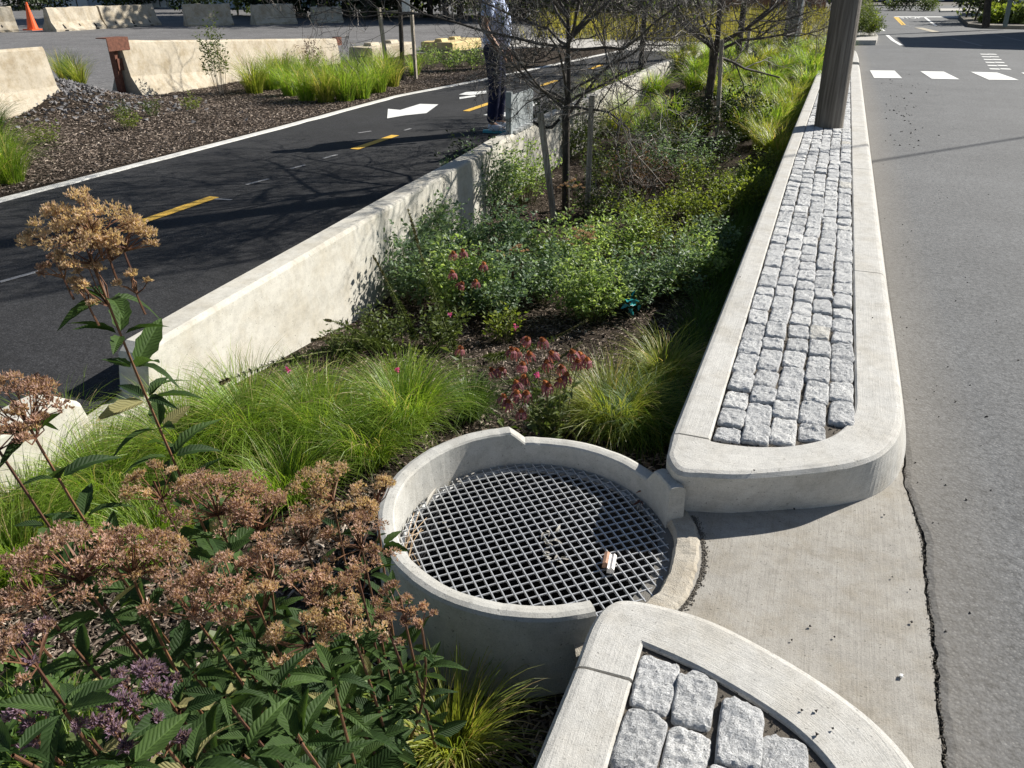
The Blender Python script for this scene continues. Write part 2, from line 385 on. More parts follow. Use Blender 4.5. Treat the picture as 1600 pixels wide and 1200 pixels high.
# ---- markings on the path
def poly_mark(name, polys, mat, z): 
    b = MB()
    for P in polys: b.add([(p[0], p[1], z) for p in P], [tuple(range(len(P)))])
    return struct(b, name, mat)
dash = []
for y0 in (-1.9, 1.1, 4.16, 7.25, 10.15, 13.2, 16.3): dash.append([(-4.665, y0), (-4.565, y0), (-4.565, y0 + .9), (-4.665, y0 + .9)])
poly_mark('path_centre_dashes', dash, M['yellow'], .011)
zz = lambda x, y: tuple(at(360 + x / 4, y / 4)[:2])
arrow = [[zz(980, 745), zz(985, 685), zz(1062, 692)], [zz(980, 745), zz(1062, 692), zz(1185, 654), zz(1300, 657), zz(1225, 712), zz(1090, 726)]]
poly_mark('path_arrow', arrow, M['white'], .011)
fm = []
for (x0, y0, x1, y1) in ((0, 443, 68, 424), (385, 290, 420, 281), (455, 265, 477, 259), (505, 249, 527, 243), (632, 205, 642, 202), (332, 312, 362, 314), (560, 209, 580, 206)):
    p, q = at(x0, y0)[:2], at(x1, y1)[:2]; n_ = nrm(np.array([-(q - p)[1], (q - p)[0]])) * .02
    fm.append([p - n_, q - n_, q + n_, p + n_])
poly_mark('faint_layout_marks', fm, M['faint'], .010)
sym = [[tuple(at(*q)[:2]) for q in Q_] for Q_ in (((717, 149), (728, 145), (760, 143), (760, 147), (735, 150)), ((718, 156), (718, 153), (742, 150), (744, 152)))]
for dx in (0, .9): sym += [[(-4.05 - .2 + a_ * 1.0, 9.9 + dx * 1.1 + c_) for a_, c_ in ((0, 0), (.34, 0), (.34, .35), (0, .35))]]
poly_mark('path_symbol_marks', sym, M['white'], .012)

# ---- road
def jag(y, s=1.): return s * (.02 * fbm(y * 3, y * 0 + 4, 3) + .014 * fbm(y * 26, y * 0 + 9, 3))
ys = np.concatenate([np.arange(-4, 3.2, .012), np.arange(3.2, 20.8, .4), [20.8]])
base = np.interp(ys, [-4, 1.4, 2.3, 2.72, 2.8, 21], [.50, .507, .52, .492, .50, .50])
le = base + .005 + np.where(ys < 2.78, jag(ys, 1.4), 0)
b = MB(); tx = np.array([0, 0, .02, .1, .3, 1, 3, 10, 40, 90.]); X = le[:, None] + tx[None]; Y = np.repeat(ys[:, None], len(tx), 1)
Z = np.full(X.shape, .004); Z[:, 0] = -.04; Z[:, 1] = -.001
grid(b, X, Y, Z)
grid(b, *np.meshgrid(np.array([-1.0, 1, 10, 90]), np.array([20.8, 40, 70])), np.full((3, 4), .004))
RD = asphalt('road_asphalt_dusty', (.082, .085, .090), (.155, .158, .162), (.27, .265, .255), big=.15)
nt = RD.node_tree; bs = nt.nodes['Principled BSDF']; src = bs.inputs['Base Color'].links[0].from_socket
tc = nt.nodes.new('ShaderNodeTexCoord'); sx = nt.nodes.new('ShaderNodeSeparateXYZ'); nt.links.new(tc.outputs['Object'], sx.inputs[0])
no = nt.nodes.new('ShaderNodeTexNoise'); no.inputs['Scale'].default_value = 2.5; no.inputs['Detail'].default_value = 6
ad = nt.nodes.new('ShaderNodeMath'); ad.operation = 'MULTIPLY_ADD'; nt.links.new(no.outputs['Fac'], ad.inputs[0]); ad.inputs[1].default_value = .5; nt.links.new(sx.outputs[0], ad.inputs[2])
cr = nt.nodes.new('ShaderNodeValToRGB'); e = cr.color_ramp.elements; e[0].position = .72; e[0].color = (.42, .42, .42, 1); e[1].position = 1.0; e[1].color = (0, 0, 0, 1)
e2 = cr.color_ramp.elements.new(.84); e2.color = (.25, .25, .25, 1)
nt.links.new(ad.outputs[0], cr.inputs[0])
mx = nt.nodes.new('ShaderNodeMixRGB'); nt.links.new(cr.outputs[0], mx.inputs[0]); nt.links.new(src, mx.inputs[1]); mx.inputs[2].default_value = (.22, .195, .16, 1); nt.links.new(mx.outputs[0], bs.inputs['Base Color'])
struct(b, 'road', RD)
b = MB(); ar = base - .003 + np.where(ys < 2.78, jag(ys + .004, 1.0) + .006 * fbm(ys * 40, ys * 0 + 20, 2), 0)
k = ys < 2.9; ya = ys[k]; tx = np.linspace(0, 1, 24); X = -.32 + (ar[k][:, None] + .32) * tx[None]; Y = np.repeat(ya[:, None], 24, 1)
cxm = (X[:-1, :-1] + X[1:, 1:]) / 2; cym = (Y[:-1, :-1] + Y[1:, 1:]) / 2
keep = (np.hypot(cxm + .66, cym - 1.9) > .50)
r, c = X.shape; i = np.arange(r - 1)[:, None] * c; j = np.arange(c - 1)[None]
Fq = np.stack([i + j, i + j + 1, i + c + j + 1, i + c + j], -1)[keep]
b.add(np.stack([X, Y, np.full(X.shape, -.001)], -1).reshape(-1, 3), Fq); struct(b, 'concrete_apron', M['apron'])
z5 = lambda x, y: np.array(at(1300 + x / 5.333, y / 5.333)[:2])
poly_mark('crosswalk_bars', [[z5(*p) for p in q] for q in (((315, 590), (520, 592), (583, 655), (350, 653)), ((735, 597), (930, 600), (1062, 665), (830, 660)), ((1155, 602), (1375, 608), (1555, 670), (1305, 668)))] + [[(3.45, 17.3), (3.95, 17.35), (3.97, 18.7), (3.45, 18.7)]], M['white'], .009)
def lines(name, segs, w, mat, z=.009):
    P = []
    for s_ in segs:
        for a_, b_ in zip(s_[:-1], s_[1:]):
            p, q = z5(*a_), z5(*b_); n_ = nrm(np.array([-(q - p)[1], (q - p)[0]])) * w / 2; P.append([p - n_, q - n_, q + n_, p + n_])
    return poly_mark(name, P, mat, z)
lines('lane_lines', [((305, 165), (350, 230)), ((352, 229), (400, 235), (432, 260)), ((460, 295), (510, 340), (580, 380)), ((770, 143), (865, 218))], .11, M['white'])
lines('double_yellow_line', [((521, 143), (590, 211)), ((541, 143), (604, 210))], .10, M['yellow'])
lines('worn_yellow_line', [((720, 232), (880, 272))], .3, M['wornyel'])
lines('worn_line', [((590, 211), (660, 225)), ((880, 280), (960, 292)), ((1230, 262), (1590, 345)), ((1000, 322), (1250, 385)), ((880, 225), (960, 232))], .07, M['faint'])
poly_mark('stop_line', [[z5(520, 138.5), z5(1070, 139.5), z5(1070, 145.5), z5(520, 144.5)]], M['white'], .009)
dots = []
for a_, b_ in (((1270, 455), (1355, 578)), ((1335, 455), (1445, 578))):
    p, q = z5(*a_), z5(*b_)
    for t_ in np.linspace(0, 1, 6)[:6]:
        c_ = p + (q - p) * t_; dots.append([c_ + np.array(o) for o in ((-.09, -.11), (.09, -.11), (.09, .11), (-.09, .11))])
poly_mark('dotted_lane_marks', dots, M['white'], .009)
cu = bpy.data.curves.new('stop_text', 'FONT'); cu.body = 'STOP'; cu.size = 1; cu.align_x = 'CENTER'
to = bpy.data.objects.new('stop_text', cu); col.objects.link(to)
dg = bpy.context.evaluated_depsgraph_get(); tm = bpy.data.meshes.new_from_object(to.evaluated_get(dg)); bpy.data.objects.remove(to)
V = np.array([v.co[:] for v in tm.vertices]); V = V / (V.max(0) - V.min(0) + 1e-9)
V[:, 0] -= (V[:, 0].max() + V[:, 0].min()) / 2; p0, p1 = z5(575, 156), z5(755, 156)
o_ = (p0 + p1) / 2; ex = p1 - p0; W = np.zeros_like(V); W[:, :2] = o_ + V[:, :1] * ex + V[:, 1:2] * np.array([0, 2.6]); W[:, 2] = .011
b = MB(); b.add(W, [tuple(p.vertices) for p in tm.polygons]); struct(b, 'stop_lettering', M['white'])

b = MB()
prism(b, [(-9, 21.2), (-.95, 21.0), (-.95, 24.6), (-9, 25.2)], -.05, .02); struct(b, 'sidewalk', M['walk'])
# far sidewalk / cross street edge
b = MB(); prism(b, [z5(900, 103), z5(1400, 96), z5(1400, 82), z5(900, 82)], -.02, .08); struct(b, 'far_sidewalk', M['walk'])

# ================================================================== KERBS
def cr(P, n=6):
    P = np.array(P, float); out = []
    Q = np.vstack([2 * P[0] - P[1], P, 2 * P[-1] - P[-2]])
    for i in range(1, len(Q) - 2):
        for t in np.arange(n) / n:
            a, b_, c_, d = Q[i - 1], Q[i], Q[i + 1], Q[i + 2]
            out.append(.5 * ((2 * b_) + (c_ - a) * t + (2 * a - 5 * b_ + 4 * c_ - d) * t * t + (3 * b_ - a - 3 * c_ + d) * t ** 3))
    out.append(P[-1]); return np.array(out)
def kerb(b, O, I, batter=.05, zt=.18, v=.5, seg=6, u0=0, side=1):
    O, I = cr(O, seg), cr(I, seg); n = len(O)
    t = nrm(np.gradient(O, axis=0)); nn = np.stack([t[:, 1], -t[:, 0]], 1) * side
    bt = batter if np.isscalar(batter) else np.interp(np.linspace(0, 1, n), np.linspace(0, 1, len(batter)), batter)
    bt = np.full(n, bt) if np.isscalar(bt) else bt
    w = np.linalg.norm(O - I, axis=1, keepdims=True); d = (O - I) / w
    u = u0 + np.concatenate([[0], np.cumsum(np.linalg.norm(np.diff((O + I) / 2, axis=0), axis=1))])
    rows = [(I, .09, 0), (I, zt - .006, .08), (I + d * .007, zt, .09)]
    for f in (.25, .5, .75): rows.append((I + d * w * f, zt, .09 + w[:, 0] * f))
    rows += [(O - d * .026, zt - .0005, .09 + w[:, 0] - .026), (O - d * .010, zt - .005, .09 + w[:, 0] - .01), (O, zt - .018, .10 + w[:, 0]),
             (O + nn * bt[:, None] * .5, zt * .5, .17 + w[:, 0]), (O + nn * bt[:, None], -.002, .26 + w[:, 0]), (O + nn * bt[:, None], -.62, .8 + w[:, 0])]
    m = len(rows); X = np.zeros((n, m)); Y = X.copy(); Z = X.copy(); UV = np.zeros((n, m, 2))
    for k, (P, z, vv) in enumerate(rows):
        X[:, k] = P[:, 0]; Y[:, k] = P[:, 1]; Z[:, k] = z; UV[:, k, 0] = u; UV[:, k, 1] = vv
    Z[:, 2:8] += .0025 * fbm(X[:, 2:8] * 9, Y[:, 2:8] * 9, 3)
    if side > 0: X, Y, Z, UV = X[::-1], Y[::-1], Z[::-1], UV[::-1]
    grid(b, X, Y, Z, v, UV.reshape(-1, 2))
    for e_ in (0, n - 1):
        b.add(np.stack([X[e_], Y[e_], Z[e_]], 1), [tuple(range(m)) if e_ else tuple(range(m))[::-1]], v, np.tile(UV[e_, 4], (m, 1)))
O1 = [(-.317, 2.385), (-.309, 2.29), (-.300, 2.225), (-.25, 2.155), (-.17, 2.17), (-.07, 2.20), (.023, 2.245), (.12, 2.30), (.217, 2.36), (.310, 2.435), (.385, 2.535), (.437, 2.68), (.460, 2.868), (.463, 3.09), (.460, 3.6), (.455, 4.47)]
I1 = [(-.177, 2.383), (-.176, 2.3825), (-.175, 2.382), (-.165, 2.381), (-.12, 2.383), (-.05, 2.395), (.009, 2.415), (.07, 2.443), (.13, 2.485), (.193, 2.545), (.24, 2.62), (.275, 2.72), (.292, 2.84), (.293, 3.05), (.293, 3.6), (.293, 4.47)]
b = MB(); kerb(b, O1, I1, [0, 0, -.01, -.03, -.035, -.035, -.035, -.03, -.02, -.01, .01, .03, .045, .055, .06, .06], side=1)
ysr = [4.478, 7.3, 9.62, 11.8, 14.1, 17.2]
for a_, b_ in zip(ysr[:-1], ysr[1:]): kerb(b, [(.455, a_), (.455, (a_ + b_) / 2), (.455, b_ - .008)], [(.293, a_), (.294, (a_ + b_) / 2), (.295, b_ - .008)], .06, seg=3, u0=a_)
kerb(b, [(.455, 17.5), (.45, 19), (.40, 20.5), (.2, 21.0)], [(.29, 17.5), (.28, 19), (.24, 20.2), (.1, 20.7)], .05, zt=.2, seg=4)
for a_, b_ in ((2.393, 10.6), (10.61, 12.9), (12.91, 15.8)):
    f = lambda y: float(np.interp(y, [2.4, 6, 10, 15.8], [-.317, -.305, -.288, -.25])); g = lambda y: float(np.interp(y, [2.4, 7, 10, 15.8], [-.183, -.190, -.170, -.12]))
    yy = np.linspace(a_, b_ - .006, 9); kerb(b, [(f(y), y) for y in yy], [(g(y), y) for y in yy], 0.0, seg=2, u0=a_, side=-1)
struct(b, 'kerb', M['kerb'], False)
# near island kerb
O2 = [(-.331, 1.262), (-.332, 1.40), (-.315, 1.48), (-.271, 1.522), (-.16, 1.535), (-.042, 1.525), (.096, 1.479), (.225, 1.42), (.335, 1.345), (.405, 1.255), (.445, 1.13), (.462, .95), (.468, .6), (.468, -2.5)]
I2 = [(-.194, 1.268), (-.195, 1.375), (-.195, 1.378), (-.194, 1.381), (-.11, 1.366), (-.03, 1.345), (.08, 1.304), (.172, 1.255), (.240, 1.19), (.272, 1.12), (.288, 1.03), (.293, .9), (.295, .6), (.295, -2.5)]
b = MB(); kerb(b, O2, I2, [0, 0, .01, .03, .04, .045, .05, .05, .05, .05, .05], side=1)
kerb(b, [(-.336, -2.5), (-.336, .3), (-.334, .969), (-.331, 1.255)], [(-.189, -2.5), (-.19, .5), (-.191, 1.03), (-.194, 1.258)], 0.0, side=1, seg=8)
struct(b, 'near_kerb', M['kerb'])

# ================================================================== COBBLES
def stone(b, cx, cy, hx, hy, top, n, rot, v, trim=0):
    u = np.sin(np.linspace(-1, 1, n) * math.pi / 2); U, W = np.meshgrid(u, u)
    uu = U; ww = W
    q = (np.abs(uu) ** 9 + np.abs(ww) ** 9) ** (1 / 9.)
    rx, ry = rng.uniform(-.05, .05, 2), rng.uniform(-.05, .05, 2)
    x = hx * uu * (1 - .035 * ww ** 4 * np.abs(uu)) * (1 + rx[0] * ww); y = hy * ww * (1 - .035 * uu ** 4 * np.abs(ww)) * (1 + ry[0] * uu)
    so = rng.uniform(0, 50, 2)
    if trim: y = np.maximum(y, -hy + trim * hy * 2 * np.clip((uu + 1) / 2, 0, 1) ** 1.2)
    jx = .05 * fbm(x * 40 + so[0], y * 40 + so[1], 2) * hx * 2; x = x + jx; y = y + .06 * fbm(x * 45 + so[1], y * 45, 2) * hy * 2
    z = top - .008 * q ** 20 - .002 * q ** 3 + .016 * fbm(x * 30 + so[0], y * 30 + so[1], 4) + .010 * fbm(x * 90 + so[0], y * 90, 2) + x * rng.uniform(-.05, .05) + y * rng.uniform(-.06, .06)
    edge = (np.maximum(np.abs(U), np.abs(W)) > .999)
    z = np.where(edge, z - .003, z)
    ca, sa = math.cos(rot), math.sin(rot); X = cx + x * ca - y * sa; Y = cy + x * sa + y * ca
    grid(b, X, Y, z, v)
    m = n; E = [(0, k) for k in range(m)] + [(k, m - 1) for k in range(1, m)] + [(m - 1, k) for k in range(m - 2, -1, -1)] + [(k, 0) for k in range(m - 2, 0, -1)]
    A = np.array([(X[e], Y[e], z[e]) for e in E]); B = A.copy(); B[:, 2] = top - .06; L = len(A)
    B[:, :2] = np.array([cx, cy]) + (B[:, :2] - [cx, cy]) * .96
    b.add(np.vstack([A, B]), [(k, L + k, L + (k + 1) % L, (k + 1) % L) for k in range(L)], v)
def paving(name, y0f, y1, xl, xr, ncol, lens, sgn=1):
    b = MB()
    for k in range(ncol):
        xc0 = xl(3) + (xr(3) - xl(3)) * (k + .5) / ncol
        y = y0f(xc0) + sgn * .012; first = True
        while (y - y1) * sgn < 0:
            L = rng.uniform(*lens) * (1 if not first else rng.uniform(.8, 1.1)); yc = y + sgn * L / 2
            w = (xr(yc) - xl(yc)) / ncol; wob = .006 * math.sin(yc * 3.1 + k * 1.3) + .004 * rng.normal()
            if k in (0, ncol - 1): wob *= .4
            xc = xl(yc) + w * (k + .5) + wob * .6; n = 23 if abs(yc) < 3.8 else 13 if yc < 7 else 8
            trim = .0
            if first and sgn > 0 and k == ncol - 1: trim = .0
            stone(b, xc, yc, w / 2 - rng.uniform(.000, .003), L / 2 - rng.uniform(-.0005, .0015), .181 + rng.normal() * .0025, n, rng.normal() * .03, float(np.clip(rng.beta(2, 2.4), 0, 1)), trim)
            y += sgn * (L + rng.uniform(.001, .006)); first = False
    if sgn < 0:
        for x_, y_ in ((.040, 1.283), (.135, 1.218), (.213, 1.13), (-.055, 1.333)): stone(b, x_, y_, .026, .022, .172, 11, -.5, float(rng.random()))
    return struct(b, name, M['granite'], False)
y0f = lambda x: float(np.interp(x, [-.18, .009, .08, .15, .2, .24, .29], [2.385, 2.42, 2.45, 2.50, 2.56, 2.64, 2.84]))
paving('cobblestone_paving', y0f, 15.6, lambda y: float(np.interp(y, [2.4, 7, 10, 15.8], [-.180, -.186, -.166, -.118])), lambda y: .290, 5, (.125, .205))
y2f = lambda x: float(np.interp(x, [-.195, -.03, .08, .172, .246, .29], [1.381, 1.34, 1.295, 1.235, 1.15, .98]))
paving('near_cobblestone_paving', y2f, -.9, lambda y: -.190, lambda y: .290, 5, (.12, .205), -1)
b = MB(); I1c = cr(I1, 4); prism(b, [tuple(p) for p in I1c] + [(.295, 15.7), (-.12, 15.7)], .095, .166)
prism(b, [tuple(p) for p in cr(I2, 3)][::-1] + [(-.19, -2.5), (-.191, 1.03), (-.194, 1.268)][:2], .095, .166); struct(b, 'joint_sand', M['joint'])
b = MB()   # grit in the joints
TET = np.array([(1, 0, -.4), (-.5, .87, -.4), (-.5, -.87, -.4), (0, 0, .9), (0, 0, -.9)]); TF = [(0, 1, 3), (1, 2, 3), (2, 0, 3), (1, 0, 4), (2, 1, 4), (0, 2, 4)]
def randM(k, s):
    a = rng.normal(size=(k, 3, 3)); q, _ = np.linalg.qr(a); return q * s[:, None, None]
k = 5000; px_ = rng.uniform(-.185, .29, k); py_ = rng.uniform(0, 1, k) ** 1.5 * 5 + 2.4
ok = py_ > np.array([y0f(x) for x in px_])
P = np.stack([px_, py_, np.full(k, .168)], 1)[ok]; b.inst(TET, TF, randM(len(P), rng.uniform(.002, .005, len(P))), P, rng.random(len(P)))
k = 1500; px_ = rng.uniform(-.185, .29, k); py_ = rng.uniform(.3, 1.37, k); ok = py_ < np.array([y2f(x) for x in px_]) + .02
P = np.stack([px_, py_, np.full(k, .169)], 1)[ok]; b.inst(TET, TF, randM(len(P), rng.uniform(.002, .0045, len(P))), P, rng.random(len(P)))
tag(b.build('joint_grit', M['joint']), kind='stuff')

# ================================================================== DRAIN BASIN
RC = np.array([-.66, 1.90]); ro, ri = .502, .447
basin = thing('drain_basin', 'round precast concrete drain basin sunk between the two cobbled islands', 'drain basin', (RC[0], RC[1], -.2))
def ringz(a):   # rim height by angle (degrees, ccw from +x)
    a = (a + 360) % 360
    return float(np.interp(a, [29, 30, 44, 49, 114, 121, 305, 306, 360], [.135, .135, .125, .065, .062, .112, .112, .112, .112]))
b = MB(); A = np.radians(np.concatenate([np.arange(28, 50, 1.5), np.arange(50, 113, 3), np.arange(113, 123, 1.), np.arange(123, 310, 3)]))
Z = np.array([ringz(math.degrees(a)) for a in A])
prof = [(ri, -1.15, 0), (ri, .06, 0), (ri, -.010, 1), (ri + .005, -.003, 1), (ri + .02, 0, 1), (ro - .02, .001, 1), (ro - .006, -.004, 1), (ro, -.014, 1), (ro + .004, -.06, 0), (ro + .01, -1.2, 0)]
X = np.zeros((len(A), len(prof))); Y = X.copy(); ZZ = X.copy()
for k, (r_, z_, rel) in enumerate(prof):
    rr = r_ + .004 * fbm(A * 9 + k, A * 0 + r_ * 40, 3); X[:, k] = RC[0] + rr * np.cos(A); Y[:, k] = RC[1] + rr * np.sin(A)
    ZZ[:, k] = Z + z_ + .006 * fbm(A * 14, A * 0 + 3, 3) if rel else (z_ if z_ < -.5 else z_ * 0 - .04)
grid(b, X, Y, ZZ)
for e_ in (0, -1): b.add(np.stack([X[e_], Y[e_], ZZ[e_]], 1), [tuple(range(len(prof)))])
b.build('basin_wall', M['ring'], basin, smooth=False)
b = MB(); A = np.radians(np.arange(-58, 34, 1.2)); pr = [(.452, -1.1), (.452, -.006), (.460, .008), (.50, .012), (.522, .010), (.536, -.004), (.54, -.1)]
X = np.zeros((len(A), len(pr))); Y = X.copy(); ZZ = X.copy()
for k, (r_, z_) in enumerate(pr):
    rr = r_ + (.02 * fbm(A * 7 + 3, A * 0 + r_ * 8, 4) if k > 0 else 0) + (.014 * fbm(A * 22, A * 0 + 5, 2) if k > 3 else 0)
    X[:, k] = RC[0] + rr * np.cos(A); Y[:, k] = RC[1] + rr * np.sin(A); ZZ[:, k] = z_ + (.008 * fbm(A * 16 + k, A * 0 + 8, 3) if z_ > -.09 else 0)
grid(b, X, Y, ZZ); b.build('chipped_lip', concrete('lip_concrete', (.42, .38, .32), (.54, .50, .43), stain=.7, bumpd=.012), basin)
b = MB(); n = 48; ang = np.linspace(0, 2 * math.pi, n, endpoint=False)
b.add([(RC[0] + .447 * math.cos(a), RC[1] + .447 * math.sin(a), -.95) for a in ang], [tuple(range(n))]); b.build('basin_floor', M['dark'], basin)  # floor coloured black to pass for the shade down the pit
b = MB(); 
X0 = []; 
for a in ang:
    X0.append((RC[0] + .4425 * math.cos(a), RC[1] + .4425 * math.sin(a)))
b.add([(x, y, -.95) for x, y in X0] + [(x, y, -.062) for x, y in X0], [(k, n + k, n + (k + 1) % n, (k + 1) % n) for k in range(n)]); b.build('pit_shade_sleeve', M['dark'], basin)  # black sleeve standing in for the shade inside the pit
for z_, r_ in ((-.07, .02),):
    b = MB(); pts = [(RC[0] + (.436) * math.cos(a), RC[1] + .436 * math.sin(a), -.055) for a in np.append(ang, ang[:1])]; tube(b, pts, .010, 5); b.build('support_ring', M['steel'], basin)
# grate
gr = MB(); pit = .0318; th1 = R(-47.5); th2 = th1 + math.pi / 2
for th in (th1, th2):
    d = np.array([math.cos(th), math.sin(th)]); nn = np.array([-d[1], d[0]])
    for k in range(-14, 15):
        o = k * pit + .006; 
        if abs(o) > .436: continue
        h = math.sqrt(.440 ** 2 - o * o); a_ = RC + nn * o - d * h; b_ = RC + nn * o + d * h
        zt = -.028 if th == th1 else -.0295
        dep = .010 if th == th1 else .005
        bar(gr, (*a_, zt - dep / 2), (*b_, zt - dep / 2), .0035, dep)
g_ = tag(gr.build('drain_grate', M['steel']), 'round galvanised steel grid grate lying inside the concrete basin', 'grate')
# silt filling the right side cells
b = MB(); 
for ring_ in range(1):
    A = np.radians(np.linspace(-62, 50, 60)); 
    r0 = .452 - np.clip(.055 * np.clip(np.sin((np.degrees(A) + 62) / 100 * math.pi), 0, 1) ** .7, 0, 1) - .02 * np.abs(fbm(A * 8, A * 0, 3)) - .003
    rr = np.linspace(0, 1, 8)[None]; Rr = r0[:, None] * (1 - rr) + .458 * rr; X = RC[0] + Rr * np.cos(A)[:, None]; Y = RC[1] + Rr * np.sin(A)[:, None]
    grid(b, X, Y, -.038 + .014 * rr + .010 * fbm(X * 30, Y * 30, 3))
tag(b.build('silt', M['silt'], smooth=True), kind='stuff')

# ================================================================== LEFT RETAINING WALL
b = MB()
st = [(-3, .2), (1.70, .2), (1.76, .195), (1.83, .15), (1.86, .02), (1.9, -.015), (2.14, -.01), (2.18, .02), (2.22, .17), (2.27, .2)] + [(y, .2) for y in np.arange(2.7, 21, .25)]
P = []
for y, z in st:
    xo = float(wx(y)); w = .165 if y < 7.6 else .15; e_ = .003 * float(fbm(y * 3, 0 * y + 2, 3)); z = z + .006 * float(fbm(y * 2, y * 0 + 9, 3))
    P.append([(xo, -.62), (xo, z - .012), (xo + .012, z), (xo + w - .022 + e_, z + .002), (xo + w - .006 + e_, z - .005), (xo + w + e_, z - .02), (xo + w + .012, -.25), (xo + w + .02, -.75)])
n = len(P[0]); V = [(p[0], y, p[1]) for (y, z), row in zip(st, P) for p in row]
Fs = []
for k in range(len(st) - 1):
    for i in range(n - 1): Fs.append((k * n + i, k * n + i + 1, (k + 1) * n + i + 1, (k + 1) * n + i))
Fs += [tuple(range(n)), tuple(range((len(st) - 1) * n, len(st) * n))[::-1]]
b.add(V, Fs)
tag(b.build('retaining_wall', M['wallc']), 'long low pale concrete wall between the black bike path and the planting bed, notched at its near end', 'wall')
# steel plate on the wall
pa, pb = at(797, 209, .2), at(832, 192, .2); dv = nrm(pb - pa); pn = thing('steel_gate_plate', 'grey sheet steel plate standing on the low wall right beside the person', 'steel plate', pa)
b = MB(); bar(b, pa + [0, 0, .02], pb + [0, 0, .02], .36, .008, up=np.cross(dv, [0, 0, 1])); 
b = MB(); nx = np.cross(dv, [0, 0, 1]); L = np.linalg.norm(pb - pa); mid = (pa + pb) / 2
box(b, mid + [0, 0, .19], (L, .01, .36), math.atan2(dv[1], dv[0])); b.build('sheet', M['panel'], pn)
b = MB(); box(b, pa + [0, 0, .20] - dv * .025, (.05, .06, .42), math.atan2(dv[1], dv[0])); b.build('post', M['panel'], pn)
b = MB(); 
for k in range(5): box(b, pa + dv * L * (k + .5) / 5 - nx * -.03 + [0, 0, .015], (L / 7, .06, .03), math.atan2(dv[1], dv[0]))
b.build('foot_flange', M['steel'], pn)

# ================================================================== UTILITY POLE
pl = thing('utility_pole', 'thick weathered grey wooden utility pole standing on the cobbles', 'utility pole', (.065, 9.5, .15))
b = MB(); zz_ = np.linspace(.13, 9, 40); a = np.linspace(0, 2 * math.pi, 28, endpoint=False)
Rz = np.interp(zz_, [0, 9], [.150, .11]); cxp = .065 - .035 * zz_; X = cxp[:, None] + (Rz[:, None] + .006 * fbm(np.tile(a * 6, (40, 1)), zz_[:, None] * .3 + 0 * a, 3)) * np.cos(a)
Y = 9.5 + .0 * zz_[:, None] + (Rz[:, None] + .006 * fbm(np.tile(a * 6, (40, 1)), zz_[:, None] * .3 + 0 * a, 3)) * np.sin(a)
X = np.hstack([X, X[:, :1]]); Y = np.hstack([Y, Y[:, :1]]); grid(b, X, Y, np.repeat(zz_[:, None], 29, 1)); b.build('shaft', M['pole'], pl)
b = MB(); bar(b, (-.26 - 1.2, 9.5, 8.6), (-.26 + 1.2, 9.5, 8.6), .09, .11); b.build('cross_arm', M['pole'], pl)
for dx in (-1.1, -.5, .5, 1.1):
    b = MB(); tube(b, [(-.26 + dx, 9.5, 8.64), (-.26 + dx, 9.5, 8.72), (-.26 + dx, 9.5, 8.78)], [.03, .05, .02], 8); b.build('insulator', M['panel'], pl)
off = np.array([.64, .77]) * 6.2 / (math.tan(R(34))); s0 = np.array([.63, 8.73]); dd = nrm(np.array([1.56, 1.95]))
b = MB(); c0 = s0 + off; tube(b, [(*(c0 + dd * s), 6.2 + .0006 * s * s) for s in np.linspace(-25, 25, 30)], .022, 6)
tag(b.build('overhead_cable', M['dark']), 'black overhead cable passing high above the island', 'cable')
# ================================================================== PLANT MAKERS
def frames(d, up=None, roll=None):
    d = nrm(d); k = len(d)
    up = np.tile([0, 0, 1.], (k, 1)) if up is None else up
    s_ = nrm(np.cross(d, up + 1e-3)); n_ = np.cross(s_, d)
    if roll is not None:
        c, s = np.cos(roll)[:, None], np.sin(roll)[:, None]; s_, n_ = s_ * c + n_ * s, n_ * c - s_ * s
    return np.stack([s_, d, n_], -1)      # columns side, along, normal
LT = np.array([(0, 0, 0), (-.5, .42, .10), (0, .45, 0), (.5, .42, .10), (0, 1, -.12)]); LF = [(0, 2, 1), (0, 3, 2), (1, 2, 4), (2, 3, 4)]
def bigleaf(n=7, w=.30, droop=.35, fold=.12):
    V = []; 
    for i in range(n + 1):
        t = i / n; hw = w * .5 * (math.sin(math.pi * min(1, t ** .75 * 1.0)) ** .8 if 0 < t < 1 else 0.02) * (1 + (.10 if i % 2 else -.08))
        z = .18 * t - droop * t * t
        V += [(-hw, t - (.02 if i % 2 else 0), z + fold * hw * 4), (-hw * .5, t, z + fold * hw * 1.3 + .006), (0, t, z), (hw * .5, t, z + fold * hw * 1.3 + .006), (hw, t - (.02 if i % 2 else 0), z + fold * hw * 4)]
    Fq = [(r * 5 + c, r * 5 + c + 1, r * 5 + c + 6, r * 5 + c + 5) for r in range(n) for c in range(4)]
    return np.array(V), Fq
BL = [bigleaf(8, .34, .3), bigleaf(8, .28, .6), bigleaf(8, .38, .1), bigleaf(8, .3, .95)]
